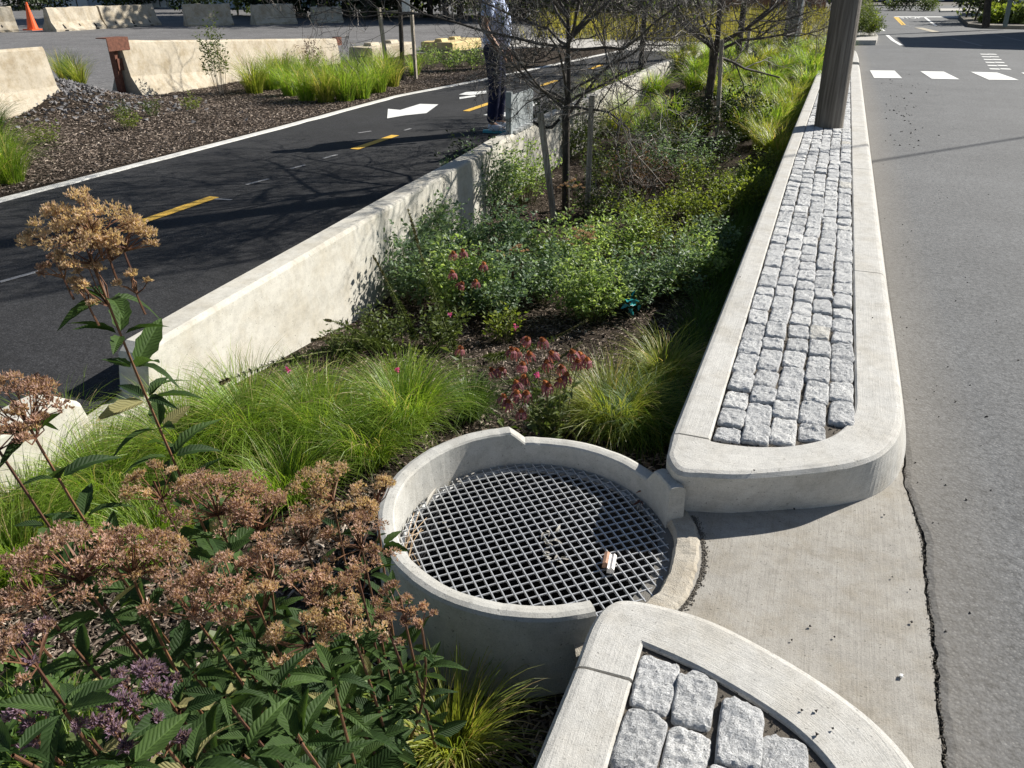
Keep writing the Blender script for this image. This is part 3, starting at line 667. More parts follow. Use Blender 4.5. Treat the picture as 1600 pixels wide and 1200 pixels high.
def grass(b, c, n, L, spread=.05, wid=.0028, droop=(60, 120), e0=(60, 88), seg=6, vr=(0, 1), azb=None):
    a = rng.uniform(0, 2 * math.pi, n)
    if azb is not None: a = np.where(rng.random(n) < .5, azb[0] + rng.normal(0, azb[1], n), a)
    r0 = spread * np.sqrt(rng.random(n)); a0 = a + rng.normal(0, .6, n)
    P = np.stack([c[0] + r0 * np.cos(a0), c[1] + r0 * np.sin(a0), np.full(n, c[2])], 1)
    ln = L * rng.uniform(.45, 1.08, n); e = np.radians(rng.uniform(e0[0], e0[1], n)); dr = np.radians(rng.uniform(droop[0], droop[1], n)) * (ln / L) ** .7
    tw = rng.normal(0, .35, n); w = wid * rng.uniform(.6, 1.3, n)
    pts = [P]; A = a.copy()
    for k in range(seg):
        t = (k + .5) / seg; el = e - dr * t ** 1.6; A2 = A + tw * t
        d = np.stack([np.cos(el) * np.cos(A2), np.cos(el) * np.sin(A2), np.sin(el)], 1); pts.append(pts[-1] + d * (ln / seg)[:, None])
    pts = np.stack(pts, 1)                                # n, seg+1, 3
    side = np.stack([-np.sin(a), np.cos(a), rng.normal(0, .35, n)], 1); side = nrm(side)
    t = np.linspace(0, 1, seg + 1); ww = w[:, None] * np.clip(1.05 - t[None] ** 2.2, .04, 1) * .5
    Lp = pts - side[:, None] * ww[..., None]; Rp = pts + side[:, None] * ww[..., None]
    V = np.stack([Lp, Rp], 2).reshape(-1, 3); m = 2 * (seg + 1)
    i = (np.arange(n) * m)[:, None] + (np.arange(seg) * 2)[None]
    Fq = np.stack([i, i + 1, i + 3, i + 2], -1).reshape(-1, 4)
    v = np.clip(rng.beta(2, 2, n), vr[0], vr[1]) * .88; v = np.where(rng.random(n) < .10, .95, v)
    b.add(V, Fq, np.repeat(v, m))
def tuft(label, c, n=700, L=.5, mat='grass', group=None, **k):
    b = MB(); grass(b, c, n, L, **k); t = tag(b.build('grass_tuft', M[mat]), label, 'grass', group); return t
def leafy(b, P, D, size, v=None, jit=.35, asp=.42):
    k = len(P); D = nrm(nrm(D) + rng.normal(0, jit, (k, 3))); Mx = frames(D, roll=rng.normal(0, .7, k))
    s_ = size * rng.uniform(.55, 1.25, k); Mx = Mx * s_[:, None, None]; Mx[:, :, 0] *= asp / .9
    b.inst(LT, LF, Mx, P, rng.beta(2, 2, k) if v is None else v)
def clump(label, c, rad=.3, h=.4, ns=50, nl=30, leaf=.03, mat='aleaf', stem='stemgreen', group=None, asp=.42, lean=(0, 0), name='leafy_plant', cat='plant', low=.25, flowers=None):
    t_ = thing(name, label, cat, c, group); sb, lb = MB(), MB()
    for k in range(ns):
        a = rng.uniform(0, 6.283); r_ = rad * math.sqrt(rng.random()); hh = h * rng.uniform(.5, 1.25) * (1 - .35 * (r_ / rad) ** 2)
        top = np.array(c) + [r_ * math.cos(a) + lean[0] * hh, r_ * math.sin(a) + lean[1] * hh, hh]; bs_ = np.array(c) + [r_ * .35 * math.cos(a), r_ * .35 * math.sin(a), 0]
        tt = np.linspace(0, 1, 5)[:, None]; mid = (bs_ + top) / 2 + rng.normal(0, .02, 3) + [0, 0, hh * .1]
        pts = bs_ * (1 - tt) ** 2 + 2 * mid * tt * (1 - tt) + top * tt ** 2; tube(sb, pts, np.linspace(.0026, .001, 5), 3, rng.random(), cap=False)
        u = rng.uniform(low, 1.02, nl)[:, None]; P = bs_ * (1 - u) ** 2 + 2 * mid * u * (1 - u) + top * u ** 2
        az = rng.uniform(0, 6.283, nl); D = np.stack([np.cos(az), np.sin(az), rng.uniform(.05, 1.0, nl)], 1)
        P = P + D * rng.uniform(0, leaf * 1.2, nl)[:, None]; leafy(lb, P, D, leaf, asp=asp)
    sb.build('stems', M[stem], t_); lb.build('foliage', M[mat], t_)
    return t_
def corymb(b, c, R_, Hh, n, size, up=(0, 0, 1), lean=(0, 0)):
    """fluffy domed flower head of small upright florets"""
    nb = max(6, n // 34); a = rng.uniform(0, 6.283, nb); r_ = R_ * np.sqrt(rng.random(nb)); zc = Hh * (1 - (r_ / R_) ** 1.7) * rng.uniform(.75, 1.1, nb)
    C_ = np.stack([r_ * np.cos(a) + lean[0] * zc, r_ * np.sin(a) + lean[1] * zc, zc], 1) + c
    K = n // nb; cl = R_ * .20
    q = rng.normal(0, 1, (nb, K, 3)); q = q / np.linalg.norm(q, axis=-1, keepdims=True) * (rng.random((nb, K, 1)) ** .5) * cl; q[..., 2] = np.abs(q[..., 2]) * .85
    P = (C_[:, None] + q).reshape(-1, 3); D = nrm(q.reshape(-1, 3) + [0, 0, cl * .8])
    m = 3; P3 = np.repeat(P, m, 0); D3 = nrm(np.repeat(D, m, 0) + rng.normal(0, .45, (len(P3), 3)))
    vv = np.repeat(np.clip(rng.random(nb)[:, None] * .5 + rng.random((nb, K)) * .5, 0, .88).ravel(), m)
    Mx = frames(D3, roll=rng.uniform(0, 3, len(P3))) * (size * rng.uniform(.6, 1.3, len(P3)))[:, None, None]; Mx[:, :, 0] *= .42
    b.inst(LT, LF, Mx, P3, vv)
    return C_
def tree_branches(b, p, d, L, r_, lev, maxl, spread=.75, lf=None, kids=(3, 5), grav=0.0, v=None, sides=(7, 5, 4, 3, 3)):
    n = 6 if lev < 2 else 4; pts = [np.array(p)]; dd = np.array(d, float)
    for k in range(n):
        dd = nrm(dd + rng.normal(0, .13 + .05 * lev, 3) + [0, 0, grav * (.22 if lev else .08)]); pts.append(pts[-1] + dd * L / n)
    pts = np.array(pts); vv = (.25 if lev < 2 else float(rng.beta(1.2, 1.7))) if v is None else v
    tube(b, pts, np.linspace(r_, r_ * .45, n + 1), sides[min(lev, 4)], vv, cap=False)
    if lev >= maxl:
        if lf is not None: lf.append(pts[rng.integers(1, n + 1)])
        return
    for k in range(rng.integers(*kids) + (1 if lev == 1 else 0)):
        i = rng.integers(2 if lev < 1 else 1, n + 1); q = nrm(rng.normal(size=3)); q = nrm(np.cross(dd, q))
        nd = nrm(dd * rng.uniform(.5, 1) + q * spread * rng.uniform(.7, 1.3))
        tree_branches(b, pts[i], nd, L * rng.uniform(.45, .75), max(r_ * .45, .0021), lev + 1, maxl, spread, lf, kids, grav, None, sides)

# ================================================================== LEFT SIDE OBJECTS
def jersey(label, a, b_, h=.81, hw=.30, mat='barrier', slots=0, group=None, name='concrete_barrier', z0=-.02, jit=.004, seg=10, sink=0):
    a, b_ = np.array(a[:2]), np.array(b_[:2]); s_ = h / .81
    prof = [(-hw, z0), (-hw, .07), (-.15 * hw / .3, .33 * s_), (-.085, h - .03), (-.06, h), (.06, h), (.085, h - .03), (.15 * hw / .3, .33 * s_), (hw, .07), (hw, z0)]
    t_ = thing(name, label, 'concrete barrier', (*((a + b_) / 2), 0), group); m = MB(); extr(m, prof, a, b_, nseg=seg, jit=jit); tt_ = ((m.V[0][:, :2] - a) @ nrm(b_ - a)) / np.linalg.norm(b_ - a); m.V[0][:, 2] -= sink * tt_; m.build('body', M[mat], t_)
    dv = nrm(b_ - a); nx = np.array([dv[1], -dv[0]]); L = np.linalg.norm(b_ - a)
    for k in range(slots):
        c = a + dv * L * (k + .6) / (slots + .2) + nx * (hw - .02); m = MB(); w_ = .07
        e3 = lambda o, z, q: (c[0] + dv[0] * o + nx[0] * q, c[1] + dv[1] * o + nx[1] * q, z)
        m.add([e3(-w_, .01, .026), e3(w_ * 1.4, .01, .026), e3(-w_ * .3, .24 * s_, -.062), e3(-w_, .01, -.1), e3(w_ * 1.4, .01, -.1), e3(-w_ * .3, .24 * s_, -.12)], [(0, 1, 2), (3, 5, 4), (0, 2, 5, 3), (1, 4, 5, 2), (0, 3, 4, 1)]); m.build('lifting_slot', M['dark'], t_)  # black wedge in place of the slot's shaded hollow
    return t_
B0, B1 = np.array([-9.95, 9.45, 0]), np.array([-9.95, 15.2, 0])
big = jersey('long tan concrete barrier with a rusty steel post at its left end, behind the mulch', B0, B1, .82, .31, seg=16, sink=.30)
dv = nrm((B1 - B0)[:2]); dv3 = np.array([*dv, 0]); nx3 = np.array([dv[1], -dv[0], 0])
rp = thing('rusty_post', 'rust brown steel post with channel cap at the left end of the long barrier', 'steel post', B0 - dv3 * .12 + nx3 * .10)
c = B0 - dv3 * .08 + nx3 * .0
m = MB(); box(m, c + [0, 0, .42], (.07, .10, .84), math.atan2(dv[1], dv[0])); m.build('upright', M['rust'], rp)
m = MB(); box(m, c + [0, 0, .86] + dv3 * .03, (.40, .20, .012), math.atan2(dv[1], dv[0])); box(m, c + [0, 0, .775] + dv3 * .03 + nx3 * .1, (.40, .012, .17), math.atan2(dv[1], dv[0])); m.build('channel_cap', M['rust'], rp)
m = MB(); box(m, c + [0, 0, .50] + dv3 * .05 + nx3 * .05, (.14, .03, .16), math.atan2(dv[1], dv[0])); m.build('bracket', M['rust'], rp)
c2 = B1 + dv3 * .06
rp = thing('rusty_post', 'short rust red steel bracket at the right end of the long tan barrier', 'steel post', c2)
m = MB(); box(m, c2 + [0, 0, .14], (.05, .09, .80), math.atan2(dv[1], dv[0])); m.build('upright', M['rust'], rp)
m = MB(); box(m, c2 + [0, 0, .46] + dv3 * .09, (.2, .10, .16), math.atan2(dv[1], dv[0])); m.build('bracket', M['rust'], rp)
jersey('tan concrete barrier with a rust stain at the far left, half buried in gravel', np.array([-9.95, 2.2]), np.array([-9.95, 8.15]), .82, .31, seg=12)
bb = [((-60, 52), (27, 49), 'pale concrete barrier cut off by the left photo edge, left of the traffic cone', 2), ((-26.2, 22.1), (-26.2, 24.3), 'sunlit pale barrier just right of the traffic cone', 3), ((-26.2, 24.35), (-26.2, 27.1), 'sunlit pale barrier abutting the right end of the first one by the cone', 3),
      ((291, 41), (362, 39), 'shaded grey barrier in front of the white sunlit wall patch', 0), ((396, 39), (460, 37), 'shaded grey barrier with sloped left end under the dark trees', 0), ((488, 36), (534, 35), 'short dark shaded barrier farthest right below the hedge', 0)]
for k, (p, q, lb, sl) in enumerate(bb): jersey(lb, p if k in (1, 2) else at(*p), q if k in (1, 2) else at(*q), (.80, .76, .76, .78, .75, .62)[k], .34, slots=sl, group='barriers along the far side of the gravel lot', jit=.012)
cp = at(52, 47); cn = thing('traffic_cone', 'orange traffic cone on the gravel between two barriers', 'traffic cone', cp)
OR = plain('orange_plastic', (.85, .13, .03), .5, 0, .15)
m = MB(); tube(m, [cp + [0, 0, z] for z in (.04, .4, .8, .92)], [.19, .12, .05, .035], 14); m.build('cone_body', OR, cn)
m = MB(); box(m, cp + [0, 0, .02], (.48, .48, .04)); m.build('base', OR, cn)
def block(label, a, b_, h, dpt, mat, knobs):
    a, b_ = np.array(a[:2]), np.array(b_[:2]); t_ = thing('concrete_block', label, 'concrete block', (*((a + b_) / 2), 0))
    m = MB(); extr(m, [(-dpt / 2, -.02), (-dpt / 2, h - .03), (-dpt / 2 + .03, h), (dpt / 2 - .03, h), (dpt / 2, h - .03), (dpt / 2, -.02)], a, b_, nseg=6, jit=.006); m.build('body', M[mat], t_)
    for f in knobs:
        c = a + (b_ - a) * f; dv_ = nrm(b_ - a); m = MB(); extr(m, [(-.12, h - .01), (-.08, h + .07), (.08, h + .07), (.12, h - .01)], c - dv_ * .18, c + dv_ * .18); m.build('lug', M[mat], t_)
block('low tan concrete block with raised lugs behind the left staked sapling', np.array([-9.8, 16.0]), np.array([-9.8, 18.0]), .30, .6, 'barrier', (.25, .7))
block('yellow painted concrete block left of the person', np.array([-9.5, 19.2]), np.array([-9.5, 21.0]), .22, .9, 'yblock', (.15, .6))
# gravel heap
k = 1500; aa = rng.normal(size=(k, 2)) * [.95, .55]; P = np.stack([hp[0] + aa[:, 0], hp[1] + aa[:, 1] + .0, np.zeros(k)], 1); P[:, 2] = lefz(P[:, 0], P[:, 1]) + .005
m = MB(); m.inst(TET, TF, randM(k, rng.uniform(.015, .045, k)), P, rng.random(k)); tag(m.build('gravel_heap', plain('heap_stone', (.17, .165, .17), .85, 0, .5, 12)), kind='stuff')
# mulch chips, both beds
def chips(name, P, s0, s1):
    k = len(P); CT = np.array([(-.5, -1, 0), (.5, -1, 0), (.42, 1, .12), (-.45, .9, 0), (0, 0, .3)]); CF = [(0, 1, 4), (1, 2, 4), (2, 3, 4), (3, 0, 4)]
    a = rng.uniform(0, 6.283, k); d = np.stack([np.cos(a), np.sin(a), rng.normal(0, .28, k)], 1); Mx = frames(d, roll=rng.normal(0, .5, k)); s_ = rng.uniform(s0, s1, k)
    Mx = Mx * s_[:, None, None]; Mx[:, :, 0] *= rng.uniform(.22, .6, k)[:, None]
    m = MB(); m.inst(CT, CF, Mx, P, rng.beta(1.3, 2.0, k)); return tag(m.build(name, M['chip']), kind='stuff')
k = 42000; y = 1.0 + 9 * rng.random(k) ** 1.5; x = rng.uniform(0, 1, k) * (-.33 - (wx(y) + .2)) + wx(y) + .2; ok = np.hypot(x + .66, y - 1.9) > .53; x, y = x[ok], y[ok]
chips('mulch_chips', np.stack([x, y, bedz(x, y) + .006], 1), .006, .020)
k = 60000; y = 3.2 + 12 * rng.random(k) ** 1.1; t = rng.random(k) ** .8; x = lm(y) * (1 - t) + (pe(y) - .04) * t; ok = (x > -12); x, y, t = x[ok], y[ok], t[ok]
zl = .02 + .05 * np.minimum(1, (1 - t) * 12) * (fbm(x * 1.3, y * 1.3) + .3) + .34 * np.exp(-(((x - hp[0]) / 1.1) ** 2 + ((y - hp[1]) / .75) ** 2))
chips('left_mulch_chips', np.stack([x, y, zl + .008], 1), .010, .026)

# stakes
def stake(label, base, top, w=.045, group=None):
    m = MB(); bar(m, base, top, w, w * .9); return tag(m.build('wooden_stake', M['stake']), label, 'stake', group)
g_st = 'wooden tree stakes'
def up(px, py0, z0, px1, py1):      # stake rising from a ground pixel to a picture row: returns base and top points
    p = at(px, py0, z0); r_ = ray(px1, py1); hd = FW[:2] / np.linalg.norm(FW[:2]); t = (p[:2] @ hd) / (r_[:2] @ hd); return p, CAM + r_ * t
s1 = stake('leaning wooden stake left of the near bare tree', *up(866, 345, -.42, 844, 176), w=.05, group=g_st)
s2 = stake('upright wooden stake right of the near bare tree', *up(917, 338, -.42, 925, 150), w=.045, group=g_st)
stake('wooden stake left of the second tree trunk, in front of it', *up(1106, 206, -.3, 1112, 68), w=.05, group=g_st)
stake('wooden stake right of the second tree trunk', *up(1120, 214, -.3, 1128, 62), w=.055, group=g_st)
stake('thin far stake behind the second tree', *up(1163, 106, -.03, 1172, 38), w=.07, group=g_st)
stake('darker far stake beside the thin far stake', *up(1153, 103, -.03, 1160, 30), w=.09, group=g_st)
stake('left stake of the three by the tan concrete block', *up(606, 116, .03, 592, 12), w=.06, group=g_st)
stake('right stake of the three by the tan concrete block', *up(650, 123, .03, 643, 16), w=.055, group=g_st)
sap, sapt = up(630, 126, .03, 624, -10)
# straps
def strap(label, pts, r_=.012, mat='dark'):
    m = MB(); tube(m, pts, r_, 6); return tag(m.build('tree_strap', M[mat]), label, 'strap')
BLK = M['dark']; T1 = at(884, 326, -.42); T1 = np.array([T1[0], T1[1], -.42])
hd = FW[:2] / np.linalg.norm(FW[:2])
def on(px, py, like):               # point at the same forward distance as another point
    r_ = ray(px, py); return CAM + r_ * ((np.array(like[:2]) @ hd) / (r_[:2] @ hd))
strap('black rubber strap tying the near tree to its left stake', [on(833, 190, T1), on(845, 199, T1), on(862, 199, T1), on(874, 186, T1)], .016)
strap('pale strap tying the near tree to its right stake', [on(884, 186, T1), on(903, 178, T1), on(926, 173, T1)], .014, 'stake')
strap('pale strap between the left staked sapling and its stake', [on(592, 20, sap), on(610, 18, sap), on(628, 17, sap)], .018, 'stake')
# sapling at left
m = MB(); t_ = thing('young_tree', 'slim young tree between two stakes behind the path, white tag on it', 'tree', sap)
tube(m, [sap, sap + (sapt - sap) * .5, sapt, sapt + [0, 0, .8]], [.045, .04, .035, .02], 8); m.build('trunk', M['bark'], t_)
m = MB(); lf = []
for k in range(7): tree_branches(m, sapt + [0, 0, .15 * k - .0], nrm(np.array([math.cos(k * 2.4), math.sin(k * 2.4), 1.0])), .9, .012, 1, 3, lf=lf)
m.build('crown', M['twig'], t_)
c_ = on(634, 8, sap); m = MB(); box(m, c_, (.14, .012, .20), .4); tag(m.build('white_tag', plain('tag_white', (.8, .8, .8), .5)), 'white tag hanging on the slim young tree', 'tag')

# ---- shrubs and grasses on the left
def shrub(label, base, h, rad, ns, mat, leaf, low=.5, nl=22, stem='twig', group=None, name='shrub'): return clump(label, base, rad, h, ns, nl, leaf, mat, stem, group, low=low, name=name, cat='shrub')
shrub('upright shrub with bare lower stems and a green top, against the long tan barrier', at(346, 146, .03), 1.0, .24, 26, 'bleaf', .05, .55, 34)
shrub('reddish brown seedy shrub in front of the right part of the long barrier', at(485, 112, .03), .55, .3, 30, 'redleaf', .04, .4, 22)
for (px, py, lb) in ((192, 185, 'low green weed nearest the gravel heap'), (240, 182, 'bushy low weed on the mulch, middle of three'), (300, 172, 'small bright weed rightmost on the mulch below the barrier'), (200, 200, 'small pale weed in front of the low green weed'), (76, 224, 'tiny yellow green weed alone on the mulch')):
    clump(lb, at(px, py, .04), .16, .20, 16, 14, .035, 'yleaf' if px in (300, 76, 200) else 'bleaf', group='weeds on the left mulch', low=.1)
for (px, py) in ((115, 130), (128, 138), (100, 128)): tuft('dry brown grass tuft between the two near barriers', at(px, py, .1), 260, .6, 'grassdk' if px == 115 else 'grassyel', 'dry grass between barriers', wid=.006, droop=(20, 80))
gp = [(398, 146), (425, 140), (455, 150), (480, 158), (510, 160), (540, 158), (565, 154), (590, 145), (612, 136), (560, 128), (520, 135), (480, 132), (440, 128), (600, 122)]
for k, (px, py) in enumerate(gp): tuft('fine green grass tuft in the dense row before the long tan barrier', at(px, py, .03), 420, .72, 'grass' if k % 4 else 'grassyel', 'grass row before the barrier', wid=.0065, spread=.12, droop=(40, 120), e0=(65, 89), seg=5)
for k, (px, py) in enumerate(((0, 262), (-18, 292), (18, 285), (-30, 240), (-10, 215), (-40, 205))): tuft('tall green grass at the left photo edge beside the mulch', at(px, py, .03), 480, .62, 'grassdk' if k > 2 else 'grass', 'grass at the left edge', wid=.0045, spread=.10)
for k, (px, py) in enumerate(((670, 108), (705, 112), (725, 104), (745, 110))): clump('grey green low shrub on the mulch near the yellow block', at(px, py, .03), .3, .42, 26, 22, .05, 'aleaf', group='low shrubs near the yellow block')
tuft('thin green grass tuft before the low tan block', at(648, 118, .03), 200, .65, 'grass', wid=.006, spread=.08)

# ================================================================== TREES IN THE BED
def bare_tree(label, base, hfork, limbs, L, r_, maxl, lean=(0, 0), leafn=0, lmat='bleaf', lsize=.03, kids=(3, 5), elev=(12, 65), group=None, hi=.8, hileaf=None):
    t_ = thing('bare_tree', label, 'tree', base, group); m = MB(); fork = np.array(base) + [lean[0], lean[1], hfork]
    tube(m, [np.array(base) - [0, 0, .05], np.array(base) + [lean[0] * .3, lean[1] * .3, hfork * .4], fork, fork + [0.02, 0, .25], fork + [-.02, .03, .9], fork + [.02, .0, 1.7]], [r_ * 1.15, r_, r_ * 1.02, r_ * .62, r_ * .45, r_ * .2], 12); m.build('trunk', M['bark'], t_, True)
    m = MB(); lf = []
    for k in range(limbs):
        a = k * 2.399 + rng.normal(0, .2); e = R(rng.uniform(*elev)); d = (math.cos(a) * math.cos(e), math.sin(a) * math.cos(e), math.sin(e))
        z = rng.uniform(-.03, .2) if k < 9 else rng.uniform(.55, 1.6)
        tree_branches(m, fork + [0, 0, z], d, L * rng.uniform(.8, 1.15) * (1 if k < 9 else hi), r_ * .42, 0, maxl, .85, lf, kids, .3)
    cr_ = m.build('crown', M['twig'], t_)
    if leafn:
        lf = np.array(lf); lf = lf if hileaf is None else lf[lf[:, 2] > hileaf - .42]; P = lf[rng.integers(0, len(lf), leafn)] + rng.normal(0, .03, (leafn, 3)); m = MB(); leafy(m, P, rng.normal(size=(leafn, 3)), lsize); m.build('foliage', M[lmat], t_)
    return t_
rng = np.random.default_rng(11)
bare_tree('nearest small bare tree, a wide tangle of twigs tied between two stakes', T1, .88, 25, .98, .036, 4, (-.03, 0), 3400, 'bleaf', .036, kids=(4, 6), elev=(12, 48), hi=1.75, hileaf=1.75)  # unseen upper limbs and leaves added to dapple the wall with shade
T2 = at(1100, 208, -.3)
bare_tree('second bare tree right of the near one, dark trunk between two stakes', T2, .98, 16, 1.25, .055, 4, (.02, 0), 1200, 'bleaf', .03, kids=(4, 6), elev=(8, 50), hi=.55)
T3 = at(1150, 108, -.05)
bare_tree('farther bare tree behind the second one, by the pale sidewalk', T3, 1.3, 10, 1.6, .06, 3, (0, 0), 900, 'bleaf', .05, kids=(4, 6))
T4 = at(1000, 120, -.1)
bare_tree('bare tree at the back of the bed near the wall, behind the near tree', T4, 1.3, 11, 1.6, .05, 3, (0, 0), 1500, 'bleaf', .05, kids=(4, 6))

# ================================================================== BACKGROUND
def crown_tree(label, p, h, rad, n, leaf, mat='dleaf', trunk=.12, group=None, zl=.15, name='leafy_tree', cat='tree'):
    t_ = thing(name, label, cat, p, group); m = MB(); p = np.array(p, float)
    tube(m, [p, p + [.1, 0, h * .4], p + [-.1, .1, h * .8]], [trunk, trunk * .8, trunk * .3], 7)
    for k in range(5): a = k * 1.3; tube(m, [p + [0, 0, h * .35], p + [rad * .6 * math.cos(a), rad * .6 * math.sin(a), h * .7]], [trunk * .5, trunk * .15], 5)
    m.build('trunk', M['bark'], t_); nb = 26; q = rng.normal(size=(nb, 3)); q = nrm(q) * rng.uniform(.45, 1, (nb, 1)); C_ = p + q * [rad * .8, rad * .8, h * .42] + [0, 0, h * (.5 + zl / 2)]
    K = n // nb; g = rng.normal(size=(nb, K, 3)); g = nrm(g) * rng.uniform(.55, 1, (nb, K, 1)) * rad * .42; P = (C_[:, None] + g).reshape(-1, 3); ok = P[:, 2] > .05
    m = MB(); leafy(m, P[ok], (g + [0, 0, .1]).reshape(-1, 3)[ok], leaf, asp=.75); m.build('crown', M[mat], t_); return t_
rng = np.random.default_rng(5)
gT = 'dark trees behind the gravel lot'
BGT = [(-20.5, 34.5), (-17.3, 36.0), (-23.0, 36.5), (-14.0, 37.5)]  # trees added where their shade reaches the far barriers
for k, px in enumerate((-140, -60, 5, 60, 372, 405, 440, 480, 520, 560, 605, 650, 700, 760, 830, 900, 960)):
    p = at(px, 26 + (k % 2) * 3 if px > 300 else 10); p = p * [1, 1, 0]
    crown_tree('dark leafy tree in the shaded row behind the gravel lot', p + [0, 1.5, 0], (10.5 if px > 300 else 7.5) + (k % 3), 3.1, 3000, .34, 'dleaf', .16, gT, zl=-.05)
for k, (px, py) in enumerate(((182, 13), (222, 12), (300, 20), (372, 24), (425, 26), (470, 26), (515, 24), (570, 24), (610, 22), (660, 22), (30, 16), (75, 14), (715, 22), (770, 24), (830, 30), (880, 34), (945, 36), (990, 34))):
    p = at(px, py) * [1, 1, 0]; crown_tree('dark green bush at the edge of the gravel lot, below the dark trees', p, 2.2 if px > 300 else 1.7, 1.7, 1500, .2, 'dleaf' if k % 3 else 'bleaf', .05, 'dark bushes behind the gravel lot', name='bush', cat='bush')
for x_, y_ in BGT: crown_tree('dark leafy tree in the shaded row behind the gravel lot', np.array([x_, y_, 0.]), 9.5, 3.0, 3200, .34, 'dleaf', .16, gT, zl=.05)
# pale garage building on the far left
WB = plain('pale_siding', (.46, .52, .58), .7, 0, .08, 2); WW = plain('white_siding', (.8, .8, .78), .6, 0, .05, 2); GL = plain('window_glass', (.03, .04, .05), .15, 0, .1)
pA, pB = at(78, 11), at(560, 13); t_ = thing('garage_building', 'pale blue grey garage building with white doors behind the far barriers', 'building', (pA + pB) / 2); m = MB(); extr(m, [(0, 0), (0, 4.2), (-7, 4.2), (-7, 0)], pA, pB); m.build('wall', WB, t_)
dvb = nrm(pB - pA); Lb = np.linalg.norm(pB - pA); nb_ = np.array([dvb[1], -dvb[0], 0]); azb = math.atan2(dvb[1], dvb[0])
m = MB(); extr(m, [(.3, 4.2), (-3.5, 5.9), (-7.3, 4.2)], pA - dvb * .3, pB + dvb * .3); m.build('roof', plain('roof_shingle', (.1, .1, .1), .9), t_)
for f in (.055, .33, .47): 
    m = MB(); box(m, pA + dvb * Lb * f + nb_ * .03 + [0, 0, 1.35], (3.4, .06, 2.7), azb); dr = m.build('garage_door', WW, t_)
    for j in (-.7, .1, .9): m = MB(); box(m, pA + dvb * (Lb * f + j) + nb_ * .065 + [0, 0, 1.35], (.06, .02, 2.6), azb); m.build('door_seam', M['dark'], dr)
for f in (.2, .6, .8): m = MB(); box(m, pA + dvb * Lb * f + nb_ * .03 + [0, 0, 2.2], (1.2, .06, 1.2), azb); m.build('window', GL, t_)
# wooden fence and grasses in the middle distance
fA, fB = at(1120, 28), at(1290, 26); fA, fB = fA * [1, 1, 0], fB * [1, 1, 0]
m = MB(); dvf = nrm(fB - fA); Lf = np.linalg.norm(fB - fA); t_ = thing('board_fence', 'reddish brown board fence beyond the meadow', 'fence', (fA + fB) / 2)
for k in range(int(Lf / .16)): box(m, fA + dvf * (k * .16 + .08) + [0, 0, .95 + .02 * (k % 3)], (.14, .03, 1.9), math.atan2(dvf[1], dvf[0]), v=.5)
m.build('boards', plain('fence_wood', (.23, .12, .075), .8, 0, .4, 6), t_)
m = MB(); 
for z in (.4, 1.5): bar(m, fA + [0, .05, z], fB + [0, .05, z], .06, .09)
m.build('rails', plain('fence_rail', (.2, .11, .07), .8), t_)
m = MB(); k = 9000; Yb = rng.uniform(24.8, 44, k); A_ = -.9 - rng.random(k) * (7.5 + (Yb - 25) * .35)
for q in range(0, k, 60): grass(m, (A_[q], Yb[q], 0), 60, .75, spread=1.1, wid=.03, seg=3, droop=(10, 70))
tag(m.build('meadow_grass', leafmat('meadow_blade', (.16, .17, .04), (.42, .36, .12), .4, .7, .1)), kind='stuff')
mg = MB(); prism(mg, [(-8, 25.2), (.4, 24.9), (.5, 44), (-17, 50)], -.04, .03); struct(mg, 'meadow', plain('meadow_soil', (.16, .15, .06), .95, 0, .5, 1.2))
rng = np.random.default_rng(21)
for k, (px, py) in enumerate(((1010, 30), (1075, 26), (1150, 20), (1215, 18), (1275, 20), (1320, 18), (1240, 10), (1180, 8), (1100, 10), (1030, 12))): crown_tree('yellow green bushy tree beyond the meadow', at(px, py) * [1, 1, 0], 4.2 if py > 14 else 9, 2.0 if py > 14 else 4, 2200 if py > 14 else 3000, .2 if py > 14 else .34, 'bleaf', .08, 'bushy trees beyond the meadow', name='bushy_tree')
p2, q2 = up(1233, 84, 0, 1240, -20); pl2 = thing('utility_pole', 'smaller light grey utility pole beyond the bed with a thin guy wire', 'utility pole', p2)
m = MB(); tube(m, [p2, p2 + [-.05, 0, 4], p2 + [-.1, 0, 8]], [.20, .17, .14], 16); m.build('shaft', wood('grey_pole', (.10, .095, .09), (.27, .26, .25), (40, 40, 2)), pl2, True)
m = MB(); tube(m, [at(1238, 86), p2 + [.25, 0, 4], p2 + [0, 0, 8]], .018, 5); m.build('guy_wire', M['steel'], pl2)
# far traffic island
i0 = [z5(192, 378), z5(362, 378), z5(378, 340), z5(300, 215), z5(215, 215)]
m = MB(); prism(m, [tuple(p) for p in i0], -.02, .13); struct(m, 'far_island_kerb', M['walk'])
for k, (zx, zy, h) in enumerate(((225, 345, .8), (280, 335, .7), (330, 335, .55), (250, 290, .9), (220, 250, 1.2), (215, 220, 1.6), (300, 300, .7))):
    p = z5(zx, zy); clump('dry yellow green bushy plant on the far traffic island', (p[0], p[1], .12), .35, h, 34, 26, .07, 'yleaf' if k % 2 else 'bleaf', group='plants on the far traffic island')
